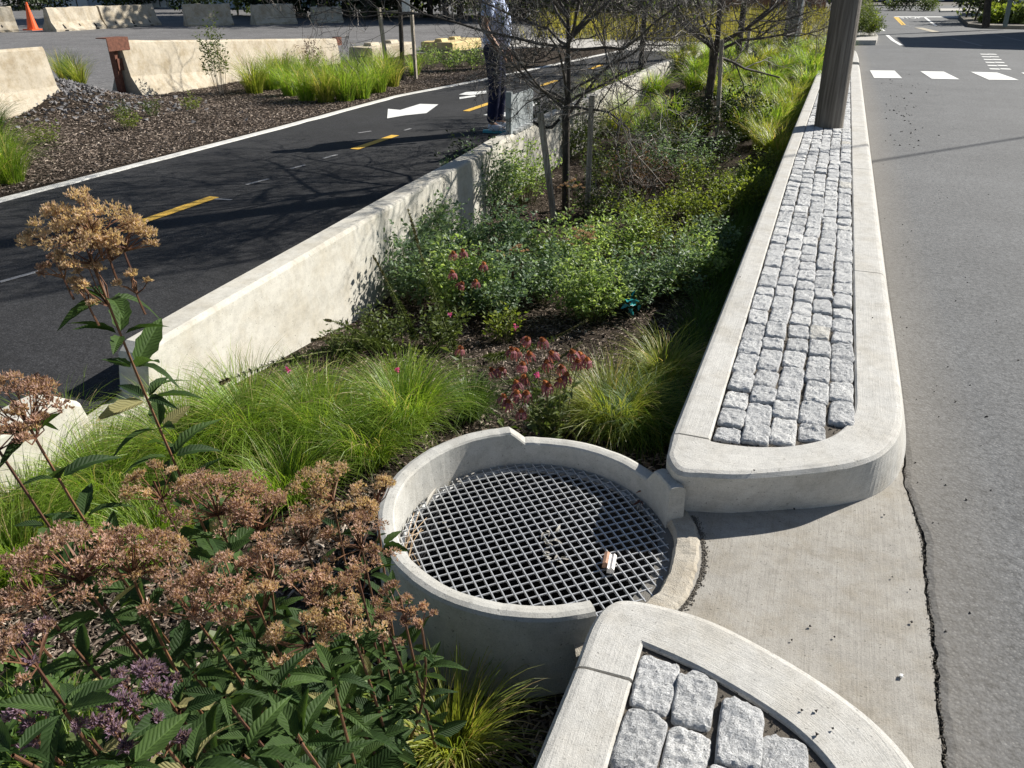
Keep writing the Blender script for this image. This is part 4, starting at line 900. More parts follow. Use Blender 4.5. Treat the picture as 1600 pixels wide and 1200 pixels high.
# parked car
cc = z5(640, 48); cang = 0.06
car = thing('parked_car', 'silver car parked side-on beyond the stop line, behind small shrubs', 'car', (cc[0], cc[1], 0)); car_x = np.array([math.cos(cang), math.sin(cang), 0]); car_y = np.array([-math.sin(cang), math.cos(cang), 0])
def cpt(x, y, z): return np.array([cc[0], cc[1], 0]) + car_x * x + car_y * y + [0, 0, z]
body = [(-2.25, .35), (-2.3, .75), (-2.15, .95), (-1.2, 1.05), (-.6, 1.45), (.9, 1.5), (1.7, 1.1), (2.2, 1.0), (2.3, .6), (2.25, .35)]
m = MB(); P = []
for y_, s_ in ((0, .94), (.12, 1), (1.6, 1), (1.72, .94)):
    for x, z in body: P.append(cpt(x * s_, y_, .35 + (z - .35) * s_))
n = len(body); m.add(P, [tuple(range(n)), tuple(range(3 * n, 4 * n))[::-1]] + [(k * n + i, (k + 1) * n + i, (k + 1) * n + (i + 1) % n, k * n + (i + 1) % n) for k in range(3) for i in range(n)])
m.build('body', plain('silver_paint', (.45, .50, .56), .3, .3, .05), car)
m = MB(); m.add([cpt(-1.0, -.012, 1.03), cpt(-.55, -.012, 1.36), cpt(.85, -.012, 1.40), cpt(1.45, -.012, 1.08), cpt(-1.0, .05, 1.03), cpt(-.55, .05, 1.36), cpt(.85, .05, 1.40), cpt(1.45, .05, 1.08)], [(0, 3, 2, 1), (0, 1, 5, 4), (1, 2, 6, 5), (2, 3, 7, 6)]); m.build('side_window', GL, car)
for x in (-1.4, 1.4):
    for y_ in (-.02, 1.5):
        m = MB(); tube(m, [cpt(x, y_ - .0, .33), cpt(x, y_ + .22, .33)], .33, 20); wh = m.build('wheel', M['dark'], car)
        m = MB(); tube(m, [cpt(x, y_ - .015, .33), cpt(x, y_ + .05, .33)], .20, 14); m.build('rim', M['steel'], wh)
for k, (zx, zy, r_, h) in enumerate(((500, 88, .7, .5), (600, 88, .9, 1.0), (650, 88, .9, 1.2), (760, 92, .8, .75), (800, 92, .7, .6))): p = z5(zx, zy); crown_tree(('low light green shrub left of the car', 'dark round shrub in front of the car', 'tall dark shrub in front of the car', 'rounded shrub under the car tail', 'small rounded shrub right of the car')[k], (p[0], p[1], 0), h, r_, 500, .10, 'bleaf' if k in (0, 3, 4) else 'dleaf', .03, name='shrub', cat='shrub')
# dark blue shop building at the back
sA, sB = at(1300, 2), at(1545, 1); sA, sB = sA * [1, 1, 0], sB * [1, 1, 0]; t_ = thing('dark_building', 'long dark blue building behind the silver car', 'building', (sA + sB) / 2)
m = MB(); extr(m, [(0, 0), (0, 5), (-8, 5), (-8, 0)], sA, sB + nrm(sB - sA) * 14); m.build('wall', plain('navy_wall', (.035, .05, .11), .7, 0, .3, 1), t_)
dvs = nrm(sB - sA)
for k in range(9): m = MB(); box(m, sA + dvs * (2 + k * 2.6) + np.array([dvs[1], -dvs[0], 0]) * .03 + [0, 0, 1.6], (1.2, .06, 1.6), math.atan2(dvs[1], dvs[0])); m.build('window', plain('blue_glass', (.08, .13, .22), .25), t_)
# right verge: planting, posts, porch
kb = [z5(1050, 150), z5(1130, 226), z5(1260, 240), z5(1700, 248), z5(1750, 120), z5(1100, 120)]
m = MB(); prism(m, [tuple(p) for p in kb], -.02, .13); struct(m, 'right_verge', plain('verge', (.20, .18, .15), .95, 0, .4, 3))
for k, (zx, zy, h, r_, mt) in enumerate(((1110, 170, 1.9, .9, 'bleaf'), (1180, 200, 1.9, 1.0, 'dleaf'), (1330, 190, 2.3, 1.1, 'bleaf'), (1240, 190, 1.6, .8, 'yleaf'), (1380, 215, .6, .5, 'yleaf'), (1310, 222, .45, .4, 'yleaf'), (1490, 222, .6, .6, 'yleaf'), (1560, 228, .5, .5, 'bleaf'), (1640, 228, .6, .6, 'bleaf'), (1400, 190, 1.9, .9, 'dleaf'))):
    p = z5(zx, zy); crown_tree('green and yellow shrub crowded on the planted verge at the right', (p[0], p[1], .1), h, r_, 900, .13, mt, .04, 'shrubs on the right verge', name='shrub', cat='shrub')
a_, b_ = up(1540, 43, .1, 1546, -20); m = MB(); tube(m, [a_, b_, b_ + [0, 0, 4]], [.13, .11, .09], 12); tag(m.build('dark_pole', M['bark'], smooth=True), 'dark leaning pole among the shrubs on the right verge', 'pole')
a_, b_ = up(1570, 42, .1, 1578, -20); m = MB(); bar(m, a_, b_ + [0, 0, 1.5], .14, .14); tag(m.build('grey_post', plain('grey_green', (.2, .24, .22), .7)), 'grey green square post left of the white porch', 'post')
p = z5(1530, 150); t_ = thing('porch', 'white slatted porch and steps at the right photo edge', 'porch', (p[0], p[1], 0)); m = MB()
for k in range(12): box(m, (p[0] + 1.6, p[1] + .3, .45 + k * .15), (3.0, .05, .07))
m.build('slats', WW, t_); m = MB()
for k in range(4): box(m, (p[0] + .1 + k * 1.0, p[1] + .25, 1.2), (.09, .09, 2.4))
m.build('posts', WW, t_)
m = MB(); box(m, (p[0] + 2.2, p[1] + 2.6, 1.7), (4.4, 4.2, 3.4)); m.build('wall', WB, t_)
# house just outside the frame on the right, its shade lies on the road
t_ = thing('roadside_house', 'grey sided house standing right of the road beyond the frame', 'house', (12, 33, 0)); m = MB(); box(m, (14.25, 33.1, 2.5), (15, 4.0, 5)); m.build('wall', WB, t_)
m = MB(); box(m, (14.25, 33.1, 5.06), (15.4, 4.4, .12)); m.build('roof', plain('flat_roof', (.1, .1, .1), .9), t_)
for k in range(5): m = MB(); box(m, (8.5 + k * 2.8, 31.08, 1.8), (1.1, .06, 1.5)); m.build('window', GL, t_)
# ================================================================== PLANTING BED
rng = np.random.default_rng(31)
def gp_(px, py, dz=0.0):            # point on the bed surface below a pixel
    z = -.3
    for _ in range(6): p = at(px, py, z); z = float(bedz(p[0], p[1]))
    return np.array([p[0], p[1], z + dz])
G1 = 'feathery green grass tufts'
for (px, py, n, L, mat, lb) in (
    (300, 735, 1300, .44, 'grass', 'large bright green grass tuft beside the wall end, behind the tall brown seedhead stem'),
    (395, 700, 1500, .46, 'grass', 'broad bright grass tuft left of centre, leaning over the bed below the wall'),
    (500, 690, 1200, .42, 'grass', 'green arching grass tuft between the wall side tuft and the basin'),
    (635, 672, 1300, .42, 'grass', 'bright fountain shaped grass tuft directly behind the basin rim notch'),
    (575, 720, 900, .34, 'grass', 'fine pale grass tuft touching the left outside of the basin'),
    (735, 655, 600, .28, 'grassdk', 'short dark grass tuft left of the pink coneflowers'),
    (955, 680, 1300, .42, 'grassyel', 'golden green arching grass tuft right of the pink coneflowers'),
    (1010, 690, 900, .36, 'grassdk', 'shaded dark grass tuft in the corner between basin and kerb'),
    (1035, 610, 600, .40, 'grassyel', 'loose golden grass tuft against the cobbled kerb wall'),
    (170, 800, 1200, .42, 'grass', 'green grass tuft under the tall brown seedhead stem'),
    (60, 800, 1200, .42, 'grass', 'green grass tuft at the left photo edge below the wall stub'),
    (110, 720, 800, .36, 'grass', 'thin grass tuft against the chamfered wall stub'),
    (40, 900, 900, .38, 'grass', 'grass tuft at the left photo edge behind the brown flower heads'),
    (250, 860, 700, .34, 'grass', 'grass tuft hidden among the brown flower heads'),
    (450, 780, 700, .34, 'grass', 'grass tuft between the two large brown flower heads'),
    (710, 1190, 520, .30, 'grassyel', 'spiky yellow green grass tuft at the bottom edge in front of the basin'),
    (1040, 455, 420, .30, 'grassyel', 'small yellow grass tuft at the right end of the grey green plants'),
    (1165, 300, 420, .36, 'grass', 'green grass tuft beside the kerb halfway along the bed'),
    ):
    tuft(lb, gp_(px, py), int(n * 1.25), L * 1.12, mat, G1, spread=.09 if n > 600 else .04, wid=.0032 if n > 600 else .0036, droop=(60, 135), e0=(52, 88), seg=7)
tuft('wispy grass tuft at the bottom left photo corner', gp_(90, 1230), 260, .36, 'grass', G1, wid=.0028, droop=(50, 110))
tuft('wispy grass tuft at the bottom edge under the purple flower heads', gp_(190, 1290), 260, .36, 'grass', G1, wid=.0028, droop=(50, 110))
for k, y in enumerate(np.arange(2.9, 9.2, .33)):
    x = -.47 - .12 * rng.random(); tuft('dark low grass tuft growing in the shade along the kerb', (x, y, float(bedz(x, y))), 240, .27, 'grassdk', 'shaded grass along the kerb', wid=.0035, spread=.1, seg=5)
far = [(1180, 190), (1212, 205), (1150, 170), (1240, 165), (1262, 140), (1205, 140), (1120, 150), (1085, 138), (1045, 190), (1065, 228), (990, 200), (1010, 225), (965, 208), (950, 182), (1225, 120), (1175, 118), (1255, 108), (1135, 108), (1192, 230), (1160, 215), (1090, 118), (1060, 108), (1020, 150), (975, 150), (1235, 190), (1210, 170), (1268, 118), (1282, 96), (1110, 100), (1150, 95), (1200, 100), (1240, 96), (920, 190), (935, 160), (1180, 160), (1145, 135), (1215, 250), (1300, 84), (1262, 88), (1225, 86), (1185, 86), (1145, 88), (1075, 92), (1305, 92)]
for k, (px, py) in enumerate(far): tuft('bright green grass tuft in the field of tufts at the far right of the bed', gp_(px, py), 520, .62, 'grass' if k % 3 else 'grassyel', 'grass field at the back of the bed', wid=.0062 if py > 150 else .009, spread=.14, droop=(50, 120), e0=(60, 89), seg=5)
# grey green bushy plants
G2 = 'grey green small leaved plants'
for k, (px, py, r_, h, ns, nl, lf, mt, lb) in enumerate((
    (655, 470, .30, .40, 70, 34, .032, 'aleaf', 'tall grey green leafy plant against the wall, leftmost of its bank'),
    (715, 490, .28, .38, 70, 34, .030, 'aleaf', 'grey green leafy plant with coneflowers poking out, left front of the bank'),
    (775, 495, .26, .36, 60, 32, .030, 'aleaf', 'grey green leafy plant at the left front, above the bare mulch'),
    (850, 470, .26, .34, 60, 32, .028, 'aleaf', 'grey green leafy plant mixed with brown seed heads mid bank'),
    (920, 500, .27, .36, 80, 36, .026, 'aleaf', 'dense grey green plant at the front centre of the bank'),
    (985, 480, .26, .34, 70, 34, .026, 'aleaf', 'dense grey green plant right of the front centre one'),
    (1045, 462, .24, .34, 60, 32, .026, 'aleaf', 'grey green plant ending the bank beside the yellow grass'),
    (1085, 440, .22, .30, 50, 30, .026, 'aleaf', 'grey green plant reaching the kerb shadow'),
    (700, 415, .32, .42, 60, 30, .034, 'aleaf', 'leafy plant in the back row below the wall'),
    (790, 420, .30, .40, 60, 30, .032, 'aleaf', 'leafy plant in the back row left of the leaning stake'),
    (960, 410, .30, .34, 60, 30, .030, 'aleaf', 'leafy plant in the back row right of the upright stake'),
    (1040, 400, .28, .30, 50, 28, .030, 'yleaf', 'yellowish plant in the back row near the kerb'),
    (755, 335, .34, .46, 70, 32, .036, 'aleaf', 'bushy dark green plant hiding the wall left of the leaning stake'),
    (820, 320, .30, .44, 60, 30, .036, 'aleaf', 'bushy green plant right behind the leaning stake'),
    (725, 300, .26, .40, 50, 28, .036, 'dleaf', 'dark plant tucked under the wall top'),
    (1100, 350, .24, .22, 44, 24, .034, 'yleaf', 'low yellow green plant in the middle of the bed'),
    (1145, 330, .28, .26, 50, 26, .034, 'yleaf', 'low yellow green plant beside the kerb side grass'),
    (1060, 340, .22, .20, 40, 22, .034, 'yleaf', 'sparse yellow green sprigs right of the upright stake'),
    (1190, 290, .26, .28, 50, 26, .034, 'yleaf', 'yellow green plant nearest the kerb shadow line'),
    (1000, 310, .34, .42, 60, 24, .034, 'redleaf', 'brownish twiggy shrub in the middle of the bed'),
    (1065, 285, .34, .44, 60, 26, .034, 'aleaf', 'grey leaved shrub before the second tree'),
    (950, 290, .30, .38, 50, 24, .034, 'bleaf', 'green shrub right behind the upright stake'),
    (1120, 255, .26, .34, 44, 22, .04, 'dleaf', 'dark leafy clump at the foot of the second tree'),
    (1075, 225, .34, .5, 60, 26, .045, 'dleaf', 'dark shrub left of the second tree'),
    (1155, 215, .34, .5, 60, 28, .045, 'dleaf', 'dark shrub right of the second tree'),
    (1030, 250, .3, .36, 50, 26, .04, 'bleaf', 'mid green clump left of the dark shrub'),
    (900, 250, .34, .5, 60, 28, .045, 'bleaf', 'green clump by the wall behind the near tree'),
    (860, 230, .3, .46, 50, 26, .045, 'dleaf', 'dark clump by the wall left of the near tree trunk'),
    (885, 430, .30, .38, 60, 30, .030, 'aleaf', 'leafy plant directly below the upright stake foot'),
    (1110, 400, .22, .26, 44, 26, .030, 'aleaf', 'small grey green plant tucked in the corner of kerb shadow'),
    (640, 420, .22, .34, 50, 28, .032, 'aleaf', 'leafy plant pressed to the wall beside the tall spike'),
    (1000, 360, .26, .26, 44, 24, .034, 'yleaf', 'sparse yellowish sprigs on mulch between stake and kerb'),
    (930, 340, .26, .30, 44, 24, .034, 'bleaf', 'green sprigs around the upright stake foot'),
    (1090, 305, .26, .30, 44, 24, .034, 'yleaf', 'leafy sprigs in front of the grey leaved shrub'),
    (1180, 330, .18, .24, 40, 24, .034, 'yleaf', 'yellow green sprigs spilling into the kerb shadow'),
    (1010, 280, .3, .4, 50, 26, .036, 'aleaf', 'grey green shrub left of the grey leaved shrub'),
    (600, 545, .16, .22, 30, 20, .03, 'bleaf', 'low leafy weeds at the foot of the wall'),
    (545, 555, .16, .14, 26, 18, .028, 'bleaf', 'flat sprawling weeds below the wall, farthest left'),
    (690, 545, .16, .20, 30, 18, .034, 'bleaf', 'low sprigs with a magenta flower in front of the bank'),
    (790, 535, .12, .18, 20, 16, .032, 'yleaf', 'small bright sprig on the mulch with a pink flower'),
    (640, 590, .16, .12, 30, 14, .024, 'yleaf', 'flat pale weeds behind the fountain shaped tuft'),
    )): clump(lb, gp_(px, py), r_ * (1.12 if py > 380 else 1.3), h * (1.18 if py > 380 else 1.35), int(ns * 1.0), nl, lf * (1.3 if py > 380 and mt == 'aleaf' else 1.1), 'bluleaf' if mt == 'aleaf' and k % 3 != 1 else mt, group=G2, asp=.5)
clump('low broad leaved weeds beneath the brown seedhead plants at the left edge', gp_(60, 1180), .22, .22, 40, 14, .05, 'jleaf', group=G2, asp=.7)
clump('low broad leaved weeds beneath the purple flower heads', gp_(220, 1230), .22, .22, 40, 14, .05, 'bleaf', group=G2, asp=.7)
clump('pale leaved weeds near the bottom edge beside the yellow green grass', gp_(540, 1170), .16, .22, 30, 14, .045, 'aleaf', group=G2, asp=.75)
clump('low weeds under the middle of the brown seedhead plants', gp_(400, 1150), .22, .26, 40, 14, .05, 'bleaf', group=G2, asp=.7)
# small seed heads amid the bank
def seedplant(label, px, py, h, heads, mat='rosy', size=.07, group=None):
    base = gp_(px, py); t_ = thing('seedhead_plant', label, 'plant', base, group); m = MB(); 
    for k in range(heads):
        q = base + [rng.normal(0, .06), rng.normal(0, .06), h * rng.uniform(.85, 1.1)]; tube(m, [base, (base + q) / 2 + rng.normal(0, .01, 3), q], [.003, .0025, .0015], 4)
        hm = MB(); corymb(hm, q, size, size * .6, 170, .009); hm.build('flower_head', M[mat], t_)
    m.build('stems', M['stemred'], t_); return t_
seedplant('brown seed heads in the middle of the grey green bank', 905, 450, .42, 4, 'rosy', .085)
seedplant('brown seed heads between the two near stakes', 895, 360, .42, 3, 'rosy', .08)
seedplant('small pinkish seed heads above the leaning stake foot', 835, 430, .46, 2, 'purple', .05)
seedplant('rusty seed heads left of the mid bank', 800, 470, .34, 3, 'rosy', .06)
seedplant('pink seed head by the steel plate on the wall', 775, 285, .55, 1, 'rosy', .06)

# ---- coneflowers
def coneflower(b_p, b_c, c, s_=.018, tilt=None, wilt=.8):
    up_ = nrm(np.array([0, 0, 1.]) + rng.normal(0, .22, 3)); x = nrm(np.cross(up_, [1, .2, 0])); y = np.cross(up_, x)
    th = np.linspace(0, math.pi / 2, 5); n = 9; a = np.arange(n) * 6.283 / n
    V = [c + up_ * s_ * .85 * math.sin(t) * (1 + .06 * rng.normal()) + (x * math.cos(q) + y * math.sin(q)) * s_ * .72 * math.cos(t) for t in th for q in a]
    b_c.add(V, [(k * n + i, k * n + (i + 1) % n, (k + 1) * n + (i + 1) % n, (k + 1) * n + i) for k in range(4) for i in range(n)], rng.random())
    k = 60; q = nrm(rng.normal(size=(k, 3))); q[:, 2] = np.abs(q[:, 2]); P = c + q * [s_ * .7, s_ * .7, s_ * .85]; Mx = frames(q) * (s_ * .3); b_c.inst(LT, LF, Mx, P, rng.random(k))
    n = 13; a = np.arange(n) * 6.283 / n + rng.normal(0, .12, n); pv = []
    for q in a:
        rd = x * math.cos(q) + y * math.sin(q); L = s_ * rng.uniform(1.5, 2.2); w_ = s_ * .26; sd = np.cross(up_, rd); pts = [c + rd * s_ * .6, c + rd * (s_ * .6 + L * .38) - up_ * L * .22, c + rd * (s_ * .6 + L * .55) - up_ * L * (.55 + .3 * wilt), c + rd * (s_ * .6 + L * .5) - up_ * L * (.8 + .35 * wilt)]
        ww = [w_ * .5, w_, w_, w_ * .45]; V = [p + sd * w * e_ for p, w in zip(pts, ww) for e_ in (-1, 1)]; b_p.add(V, [(0, 1, 3, 2), (2, 3, 5, 4), (4, 5, 7, 6)], rng.random())
def coneplant(label, base, heads, dist, s_=.018, leaves=60, lr=.1):
    t_ = thing('coneflower_plant', label, 'flowering plant', base); st_ = MB(); lf = MB()
    for (px, py) in heads:
        c = atd(px, py, dist + rng.normal(0, .05)); tt = np.linspace(0, 1, 6)[:, None]; b0 = base + rng.normal(0, .03, 3) * [1, 1, 0]; mid = (b0 * .55 + c * .45) * [1, 1, 1] + [0, 0, .03]; pts = b0 * (1 - tt) ** 2 + 2 * mid * tt * (1 - tt) + c * tt ** 2; tube(st_, pts, .0018, 4, rng.random(), cap=False)
        k = 7; u = rng.uniform(.05, .7, k)[:, None]; P = b0 * (1 - u) ** 2 + 2 * mid * u * (1 - u) + c * u ** 2; az = rng.uniform(0, 6.28, k); leafy(lf, P, np.stack([np.cos(az), np.sin(az), rng.uniform(.1, .9, k)], 1), .055, asp=.4)
        p_, c_ = MB(), MB(); coneflower(p_, c_, c, s_); h = c_.build('flower_cone', M['cone'], t_, True); p_.build('petals', M['petal'], h)
    P = base + rng.normal(size=(leaves, 3)) * [lr, lr, .05] + [0, 0, .08]; leafy(lf, P, rng.normal(size=(leaves, 3)) * [1, 1, .3] + [0, 0, .5], .06, asp=.45)
    st_.build('stems', M['stemgreen'], t_); lf.build('foliage', M['bleaf'], t_); return t_
zc = lambda x, y: (700 + x / 5.454, 480 + y / 5.454)
hd_ = [(675, 275), (805, 285), (545, 365), (585, 375), (635, 490), (885, 395), (840, 470), (965, 515), (1060, 385), (1125, 405), (1105, 465), (1185, 450), (375, 540), (455, 530), (580, 645), (650, 600), (855, 670), (830, 650), (955, 625), (1010, 580), (585, 730), (670, 735), (475, 765), (510, 810), (625, 890), (695, 400)]
coneplant('clump of drooping pink coneflowers with rusty centres behind the basin', gp_(860, 685), [zc(*p) for p in hd_], 3.02, .0150, 160, .10)
coneplant('few pink coneflowers rising from the left of the grey green bank', gp_(720, 480), [(708, 396), (723, 393), (756, 413), (743, 440), (707, 426), (722, 444)], 4.75, .018, 30)
coneplant('single wilted coneflower left of the pink clump', gp_(712, 600), [(720, 545)], 3.55, .016, 10, .04)
for (px, py, d, lb) in ((703, 492, 4.2, 'tiny magenta flower on the sprig before the grey green bank'), (805, 511, 4.0, 'tiny pink flower alone on the mulch sprig'), (840, 586, 3.15, 'bright pink bud inside the coneflower clump'), (450, 578, 3.35, 'small pink flower above the wall side grass tuft'), (622, 577, 3.4, 'small dull pink flower behind the fountain shaped tuft')):
    m = MB(); c = atd(px, py, d); k = 24; leafy(m, c + rng.normal(0, .004, (k, 3)), rng.normal(size=(k, 3)) + [0, 0, .8], .012, asp=.6); tag(m.build('small_flower', M['hot']), lb, 'flower')
# ---- blazing star spikes
def spike(label, pts, r0=.018, seed=.35, mat='bleaf'):
    t_ = thing('blazing_star', label, 'flower spike', pts[0]); P = cr(np.array([p for p in pts]), 8) if False else np.array([np.array(pts[0]) * (1 - t) ** 2 + 2 * t * (1 - t) * np.array(pts[1]) + t * t * np.array(pts[2]) for t in np.linspace(0, 1, 30)])
    m = MB(); tube(m, P, np.linspace(.004, .002, 30), 5); m.build('stem', M['stemgreen'], t_)
    tg = nrm(np.gradient(P, axis=0)); k = 420; u = rng.random(k) * (1 - seed) * 29; i = u.astype(int); C_ = P[i]; T_ = tg[i]; q = nrm(np.cross(T_, nrm(rng.normal(size=(k, 3)))))
    m = MB(); L = r0 * 2.6 * (1.15 - u / 29); Mx = frames(nrm(q + T_ * .55)) * L[:, None, None]; Mx[:, :, 0] *= .13; m.inst(LT, LF, Mx, C_, rng.beta(2, 2, k)); m.build('leaves', M[mat], t_)
    k = int(20 + 700 * seed); u = (1 - seed + seed * rng.random(k)) * 29; i = np.minimum(u.astype(int), 28); f = (u - i)[:, None]; C_ = P[i] * (1 - f) + P[i + 1] * f; q = nrm(np.cross(tg[i], nrm(rng.normal(size=(k, 3)))))
    m = MB(); Mx = frames(nrm(q + tg[i] * .8)) * (r0 * .75); Mx[:, :, 0] *= .7; m.inst(LT, LF, Mx, C_, rng.beta(2, 2, k)); m.build('seed_head', leafmat('spike_seed', (.06, .055, .02), (.19, .17, .07), .15, .7), t_); return t_
def sp(a, b_, c): return [gp_(*a), atd(*b_), atd(*c)]
spike('tall leaning blazing star spike before the wall shadow', sp((712, 552), (668, 440, 3.95), (638, 328, 4.1)), .019)
spike('shorter leaning blazing star spike left of the tall one', sp((648, 530), (620, 465, 4.05), (583, 400, 4.1)), .016, .3)
spike('dark bristly stalk arching along the foot of the wall', sp((560, 545), (470, 545, 3.45), (345, 598, 3.2)), .022, .05, 'dleaf')
spike('bristly stalk lying flat toward the wall', sp((622, 545), (560, 520, 3.6), (487, 531, 3.6)), .018, .2)
spike('bent bristly stalk leaning against the wall', sp((590, 548), (550, 505, 3.75), (510, 500, 3.7)), .015, .1)
spike('bristly stalk fallen over the mulch, farther one', sp((760, 560), (840, 550, 3.7), (918, 500, 3.85)), .016, .3)
spike('bristly stalk fallen over the mulch, just above the coneflowers', sp((800, 600), (860, 575, 3.3), (908, 535, 3.5)), .014, .35)

# ---- big seedhead plants in the foreground
def joe(label, base, stems, group='tall brown seedhead plants in the foreground'):
    """stems: list of (head px, py, distance, head radius, colour, n whorls, whorl start)"""
    t_ = thing('seedhead_plant', label, 'plant', base, group); sm, lf = MB(), MB()
    for (px, py, d, R_, colr, nw, u1, ls) in stems:
        top = atd(px, py, d); b0 = base + rng.normal(0, .03, 3) * [1, 1, 0]
        mid = b0 * .5 + top * .5 + np.array([*((b0 - top)[:2] * -.16), .06]) + rng.normal(0, .025, 3); tt = np.linspace(0, 1, 12)[:, None]
        f = lambda u: b0 * (1 - u) ** 2 + 2 * mid * u * (1 - u) + top * u ** 2
        if nw > 0 or R_ == 0: tube(sm, f(tt), np.linspace(.0040, .0020, 12), 7, rng.random(), cap=False); fprev = f
        else:
            f0 = fprev; bs0 = f0(np.array([[.95]]))[0]; f = (lambda q0, q1: (lambda u: q0 * (1 - u) + q1 * u))(bs0, top); tube(sm, [bs0, (bs0 + top) / 2 - [0, 0, .006], top], [.0022, .0018, .0014], 5, rng.random(), cap=False)
        for k in range(nw):
            u = .12 + (u1 - .12) * k / max(1, nw - 1); c = f(u); a0 = rng.uniform(0, 6.28)
            for j in range(rng.integers(4, 7)):
                a = a0 + j * 6.283 / 4.3 + rng.normal(0, .2); e = rng.uniform(-.1, .75); D = nrm(np.array([[math.cos(a), math.sin(a), e]])); ln = ls * .70 * rng.uniform(.6, 1.2) * (1.1 - .35 * u)
                T, Fq = BL[rng.integers(0, 4)]; Mx = frames(D, roll=rng.normal(0, .35, 1)) * ln; lf.inst(T, Fq, Mx, (c + D[0] * .008)[None], np.array([rng.beta(1.6, 2.2) if rng.random() > .025 else .95]), uv=T[:, :2])
        if R_ > 0:
            R_ = R_ * 1.22; hm = MB(); n = int(560 * (R_ / .06) ** 1.5); C_ = corymb(hm, top - [0, 0, R_ * .35], R_, R_ * .8, n, .0066 if colr != 'purple' else .0075); stn = f(np.array([[.9 if nw else .2]]))[0]
            for c in C_[: 40]:
                b1 = top * .5 + stn * .5; tube(sm, [b1, (b1 + c) / 2 + rng.normal(0, .004, 3), c], [.0016, .0012, .0008], 3, rng.random(), cap=False)
            hm.build('flower_head', M[colr], t_)
    sm.build('stems', M['stemred'], t_); lf.build('foliage', M['jleaf'], t_, True); return t_
rng = np.random.default_rng(77)
def gb(x, y): return np.array([x, y, float(bedz(x, y))])
joe('tallest brown seedhead plant, its tan head standing against the black path', gb(-1.02, 1.12), [(150, 425, 1.42, .032, 'tan', 17, .96, .15), (140, 345, 1.42, .066, 'tan', 0, .5, .1), (185, 368, 1.42, .050, 'tan', 0, .5, .1), (98, 355, 1.44, .052, 'tan', 0, .5, .1), (135, 388, 1.42, .040, 'tan', 0, .5, .1), (165, 385, 1.40, .030, 'tan', 0, .5, .1), (90, 412, 1.46, .024, 'rosy', 0, .5, .1), (205, 437, 1.40, .020, 'tan', 0, .5, .1), (130, 458, 1.41, .026, 'tan', 0, .5, .1)])
joe('brown seedhead plant at the left photo edge in front of the wall stub', gb(-1.05, .98), [(22, 625, 1.40, .062, 'rosy', 11, .94, .15), (48, 668, 1.36, .035, 'rosy', 0, .5, .1), (-30, 660, 1.38, .05, 'tan', 3, .8, .1)])
joe('seedhead plant with the wide rosy brown head left of centre', gb(-.98, 1.02), [(330, 775, 1.50, .085, 'rosy', 7, .88, .12), (240, 752, 1.52, .045, 'tan', 4, .8, .12), (400, 800, 1.48, .062, 'rosy', 5, .85, .12)])
joe('seedhead plant with tan heads overlapping the basin rim', gb(-.86, 1.22), [(515, 755, 1.58, .068, 'tan', 6, .85, .12), (585, 770, 1.58, .050, 'tan', 4, .8, .11), (560, 835, 1.52, .062, 'rosy', 5, .85, .12), (470, 830, 1.54, .052, 'rosy', 4, .8, .12)])
joe('seedhead plant with the broad pinkish brown head at the lower left', gb(-.98, .88), [(105, 880, 1.28, .075, 'rosy', 6, .86, .12), (195, 868, 1.30, .062, 'rosy', 5, .86, .12), (30, 905, 1.27, .050, 'rosy', 4, .8, .11), (230, 855, 1.34, .04, 'tan', 0, .8, .1)])
joe('seedhead plant with rusty heads in the middle of the foreground mass', gb(-.86, .98), [(350, 905, 1.34, .060, 'rosy', 6, .86, .12), (285, 940, 1.32, .050, 'rosy', 5, .84, .12), (420, 880, 1.36, .045, 'rosy', 5, .85, .12), (400, 940, 1.30, .04, 'tan', 4, .8, .12)])
joe('seedhead plant with tan heads at the right front, left of the basin wall', gb(-.76, 1.04), [(490, 925, 1.34, .055, 'rosy', 6, .86, .13), (540, 960, 1.31, .050, 'tan', 6, .86, .13), (470, 990, 1.27, .045, 'tan', 6, .85, .13), (560, 905, 1.38, .03, 'rosy', 3, .8, .12)])
joe('small rusty seedhead plant overlapping the shaded basin wall', gb(-.70, 1.16), [(625, 935, 1.42, .038, 'rosy', 6, .8, .10), (655, 965, 1.40, .026, 'rosy', 2, .7, .1), (605, 980, 1.38, .028, 'rosy', 2, .7, .1)])
joe('plant with drooping purple flower heads at the bottom left', gb(-.86, .80), [(200, 1075, 1.08, .034, 'purple', 5, .85, .12), (165, 1130, 1.04, .034, 'purple', 4, .85, .12), (245, 1150, 1.02, .030, 'purple', 4, .85, .12), (230, 1060, 1.14, .026, 'purple', 0, .8, .1)])
joe('plant with small dusty pink heads at the left photo edge', gb(-1.02, .74), [(35, 1010, 1.16, .036, 'rosy', 5, .85, .11), (35, 1135, 1.06, .028, 'purple', 5, .85, .11), (60, 1000, 1.2, .03, 'purple', 0, .8, .11)])
joe('leafy plant without heads at the bottom edge, left of the yellow green grass', gb(-.70, .92), [(430, 1080, 1.12, .0, 'rosy', 7, 1.0, .13), (520, 1060, 1.18, .0, 'rosy', 7, 1.0, .13), (350, 1090, 1.08, .0, 'rosy', 7, 1.0, .12), (470, 1160, 1.06, 0, 'rosy', 7, 1.0, .12), (380, 1180, 1.02, 0, 'rosy', 6, 1.0, .12)])
joe('leafy plant without heads filling the bottom left corner', gb(-.95, .72), [(100, 1110, 1.04, .0, 'rosy', 7, 1.0, .11), (280, 1110, 1.06, 0, 'rosy', 7, 1.0, .12), (20, 1180, .98, 0, 'rosy', 6, 1.0, .11), (200, 1200, .96, 0, 'rosy', 6, 1.0, .11), (300, 1200, .96, 0, 'rosy', 6, 1.0, .11)])

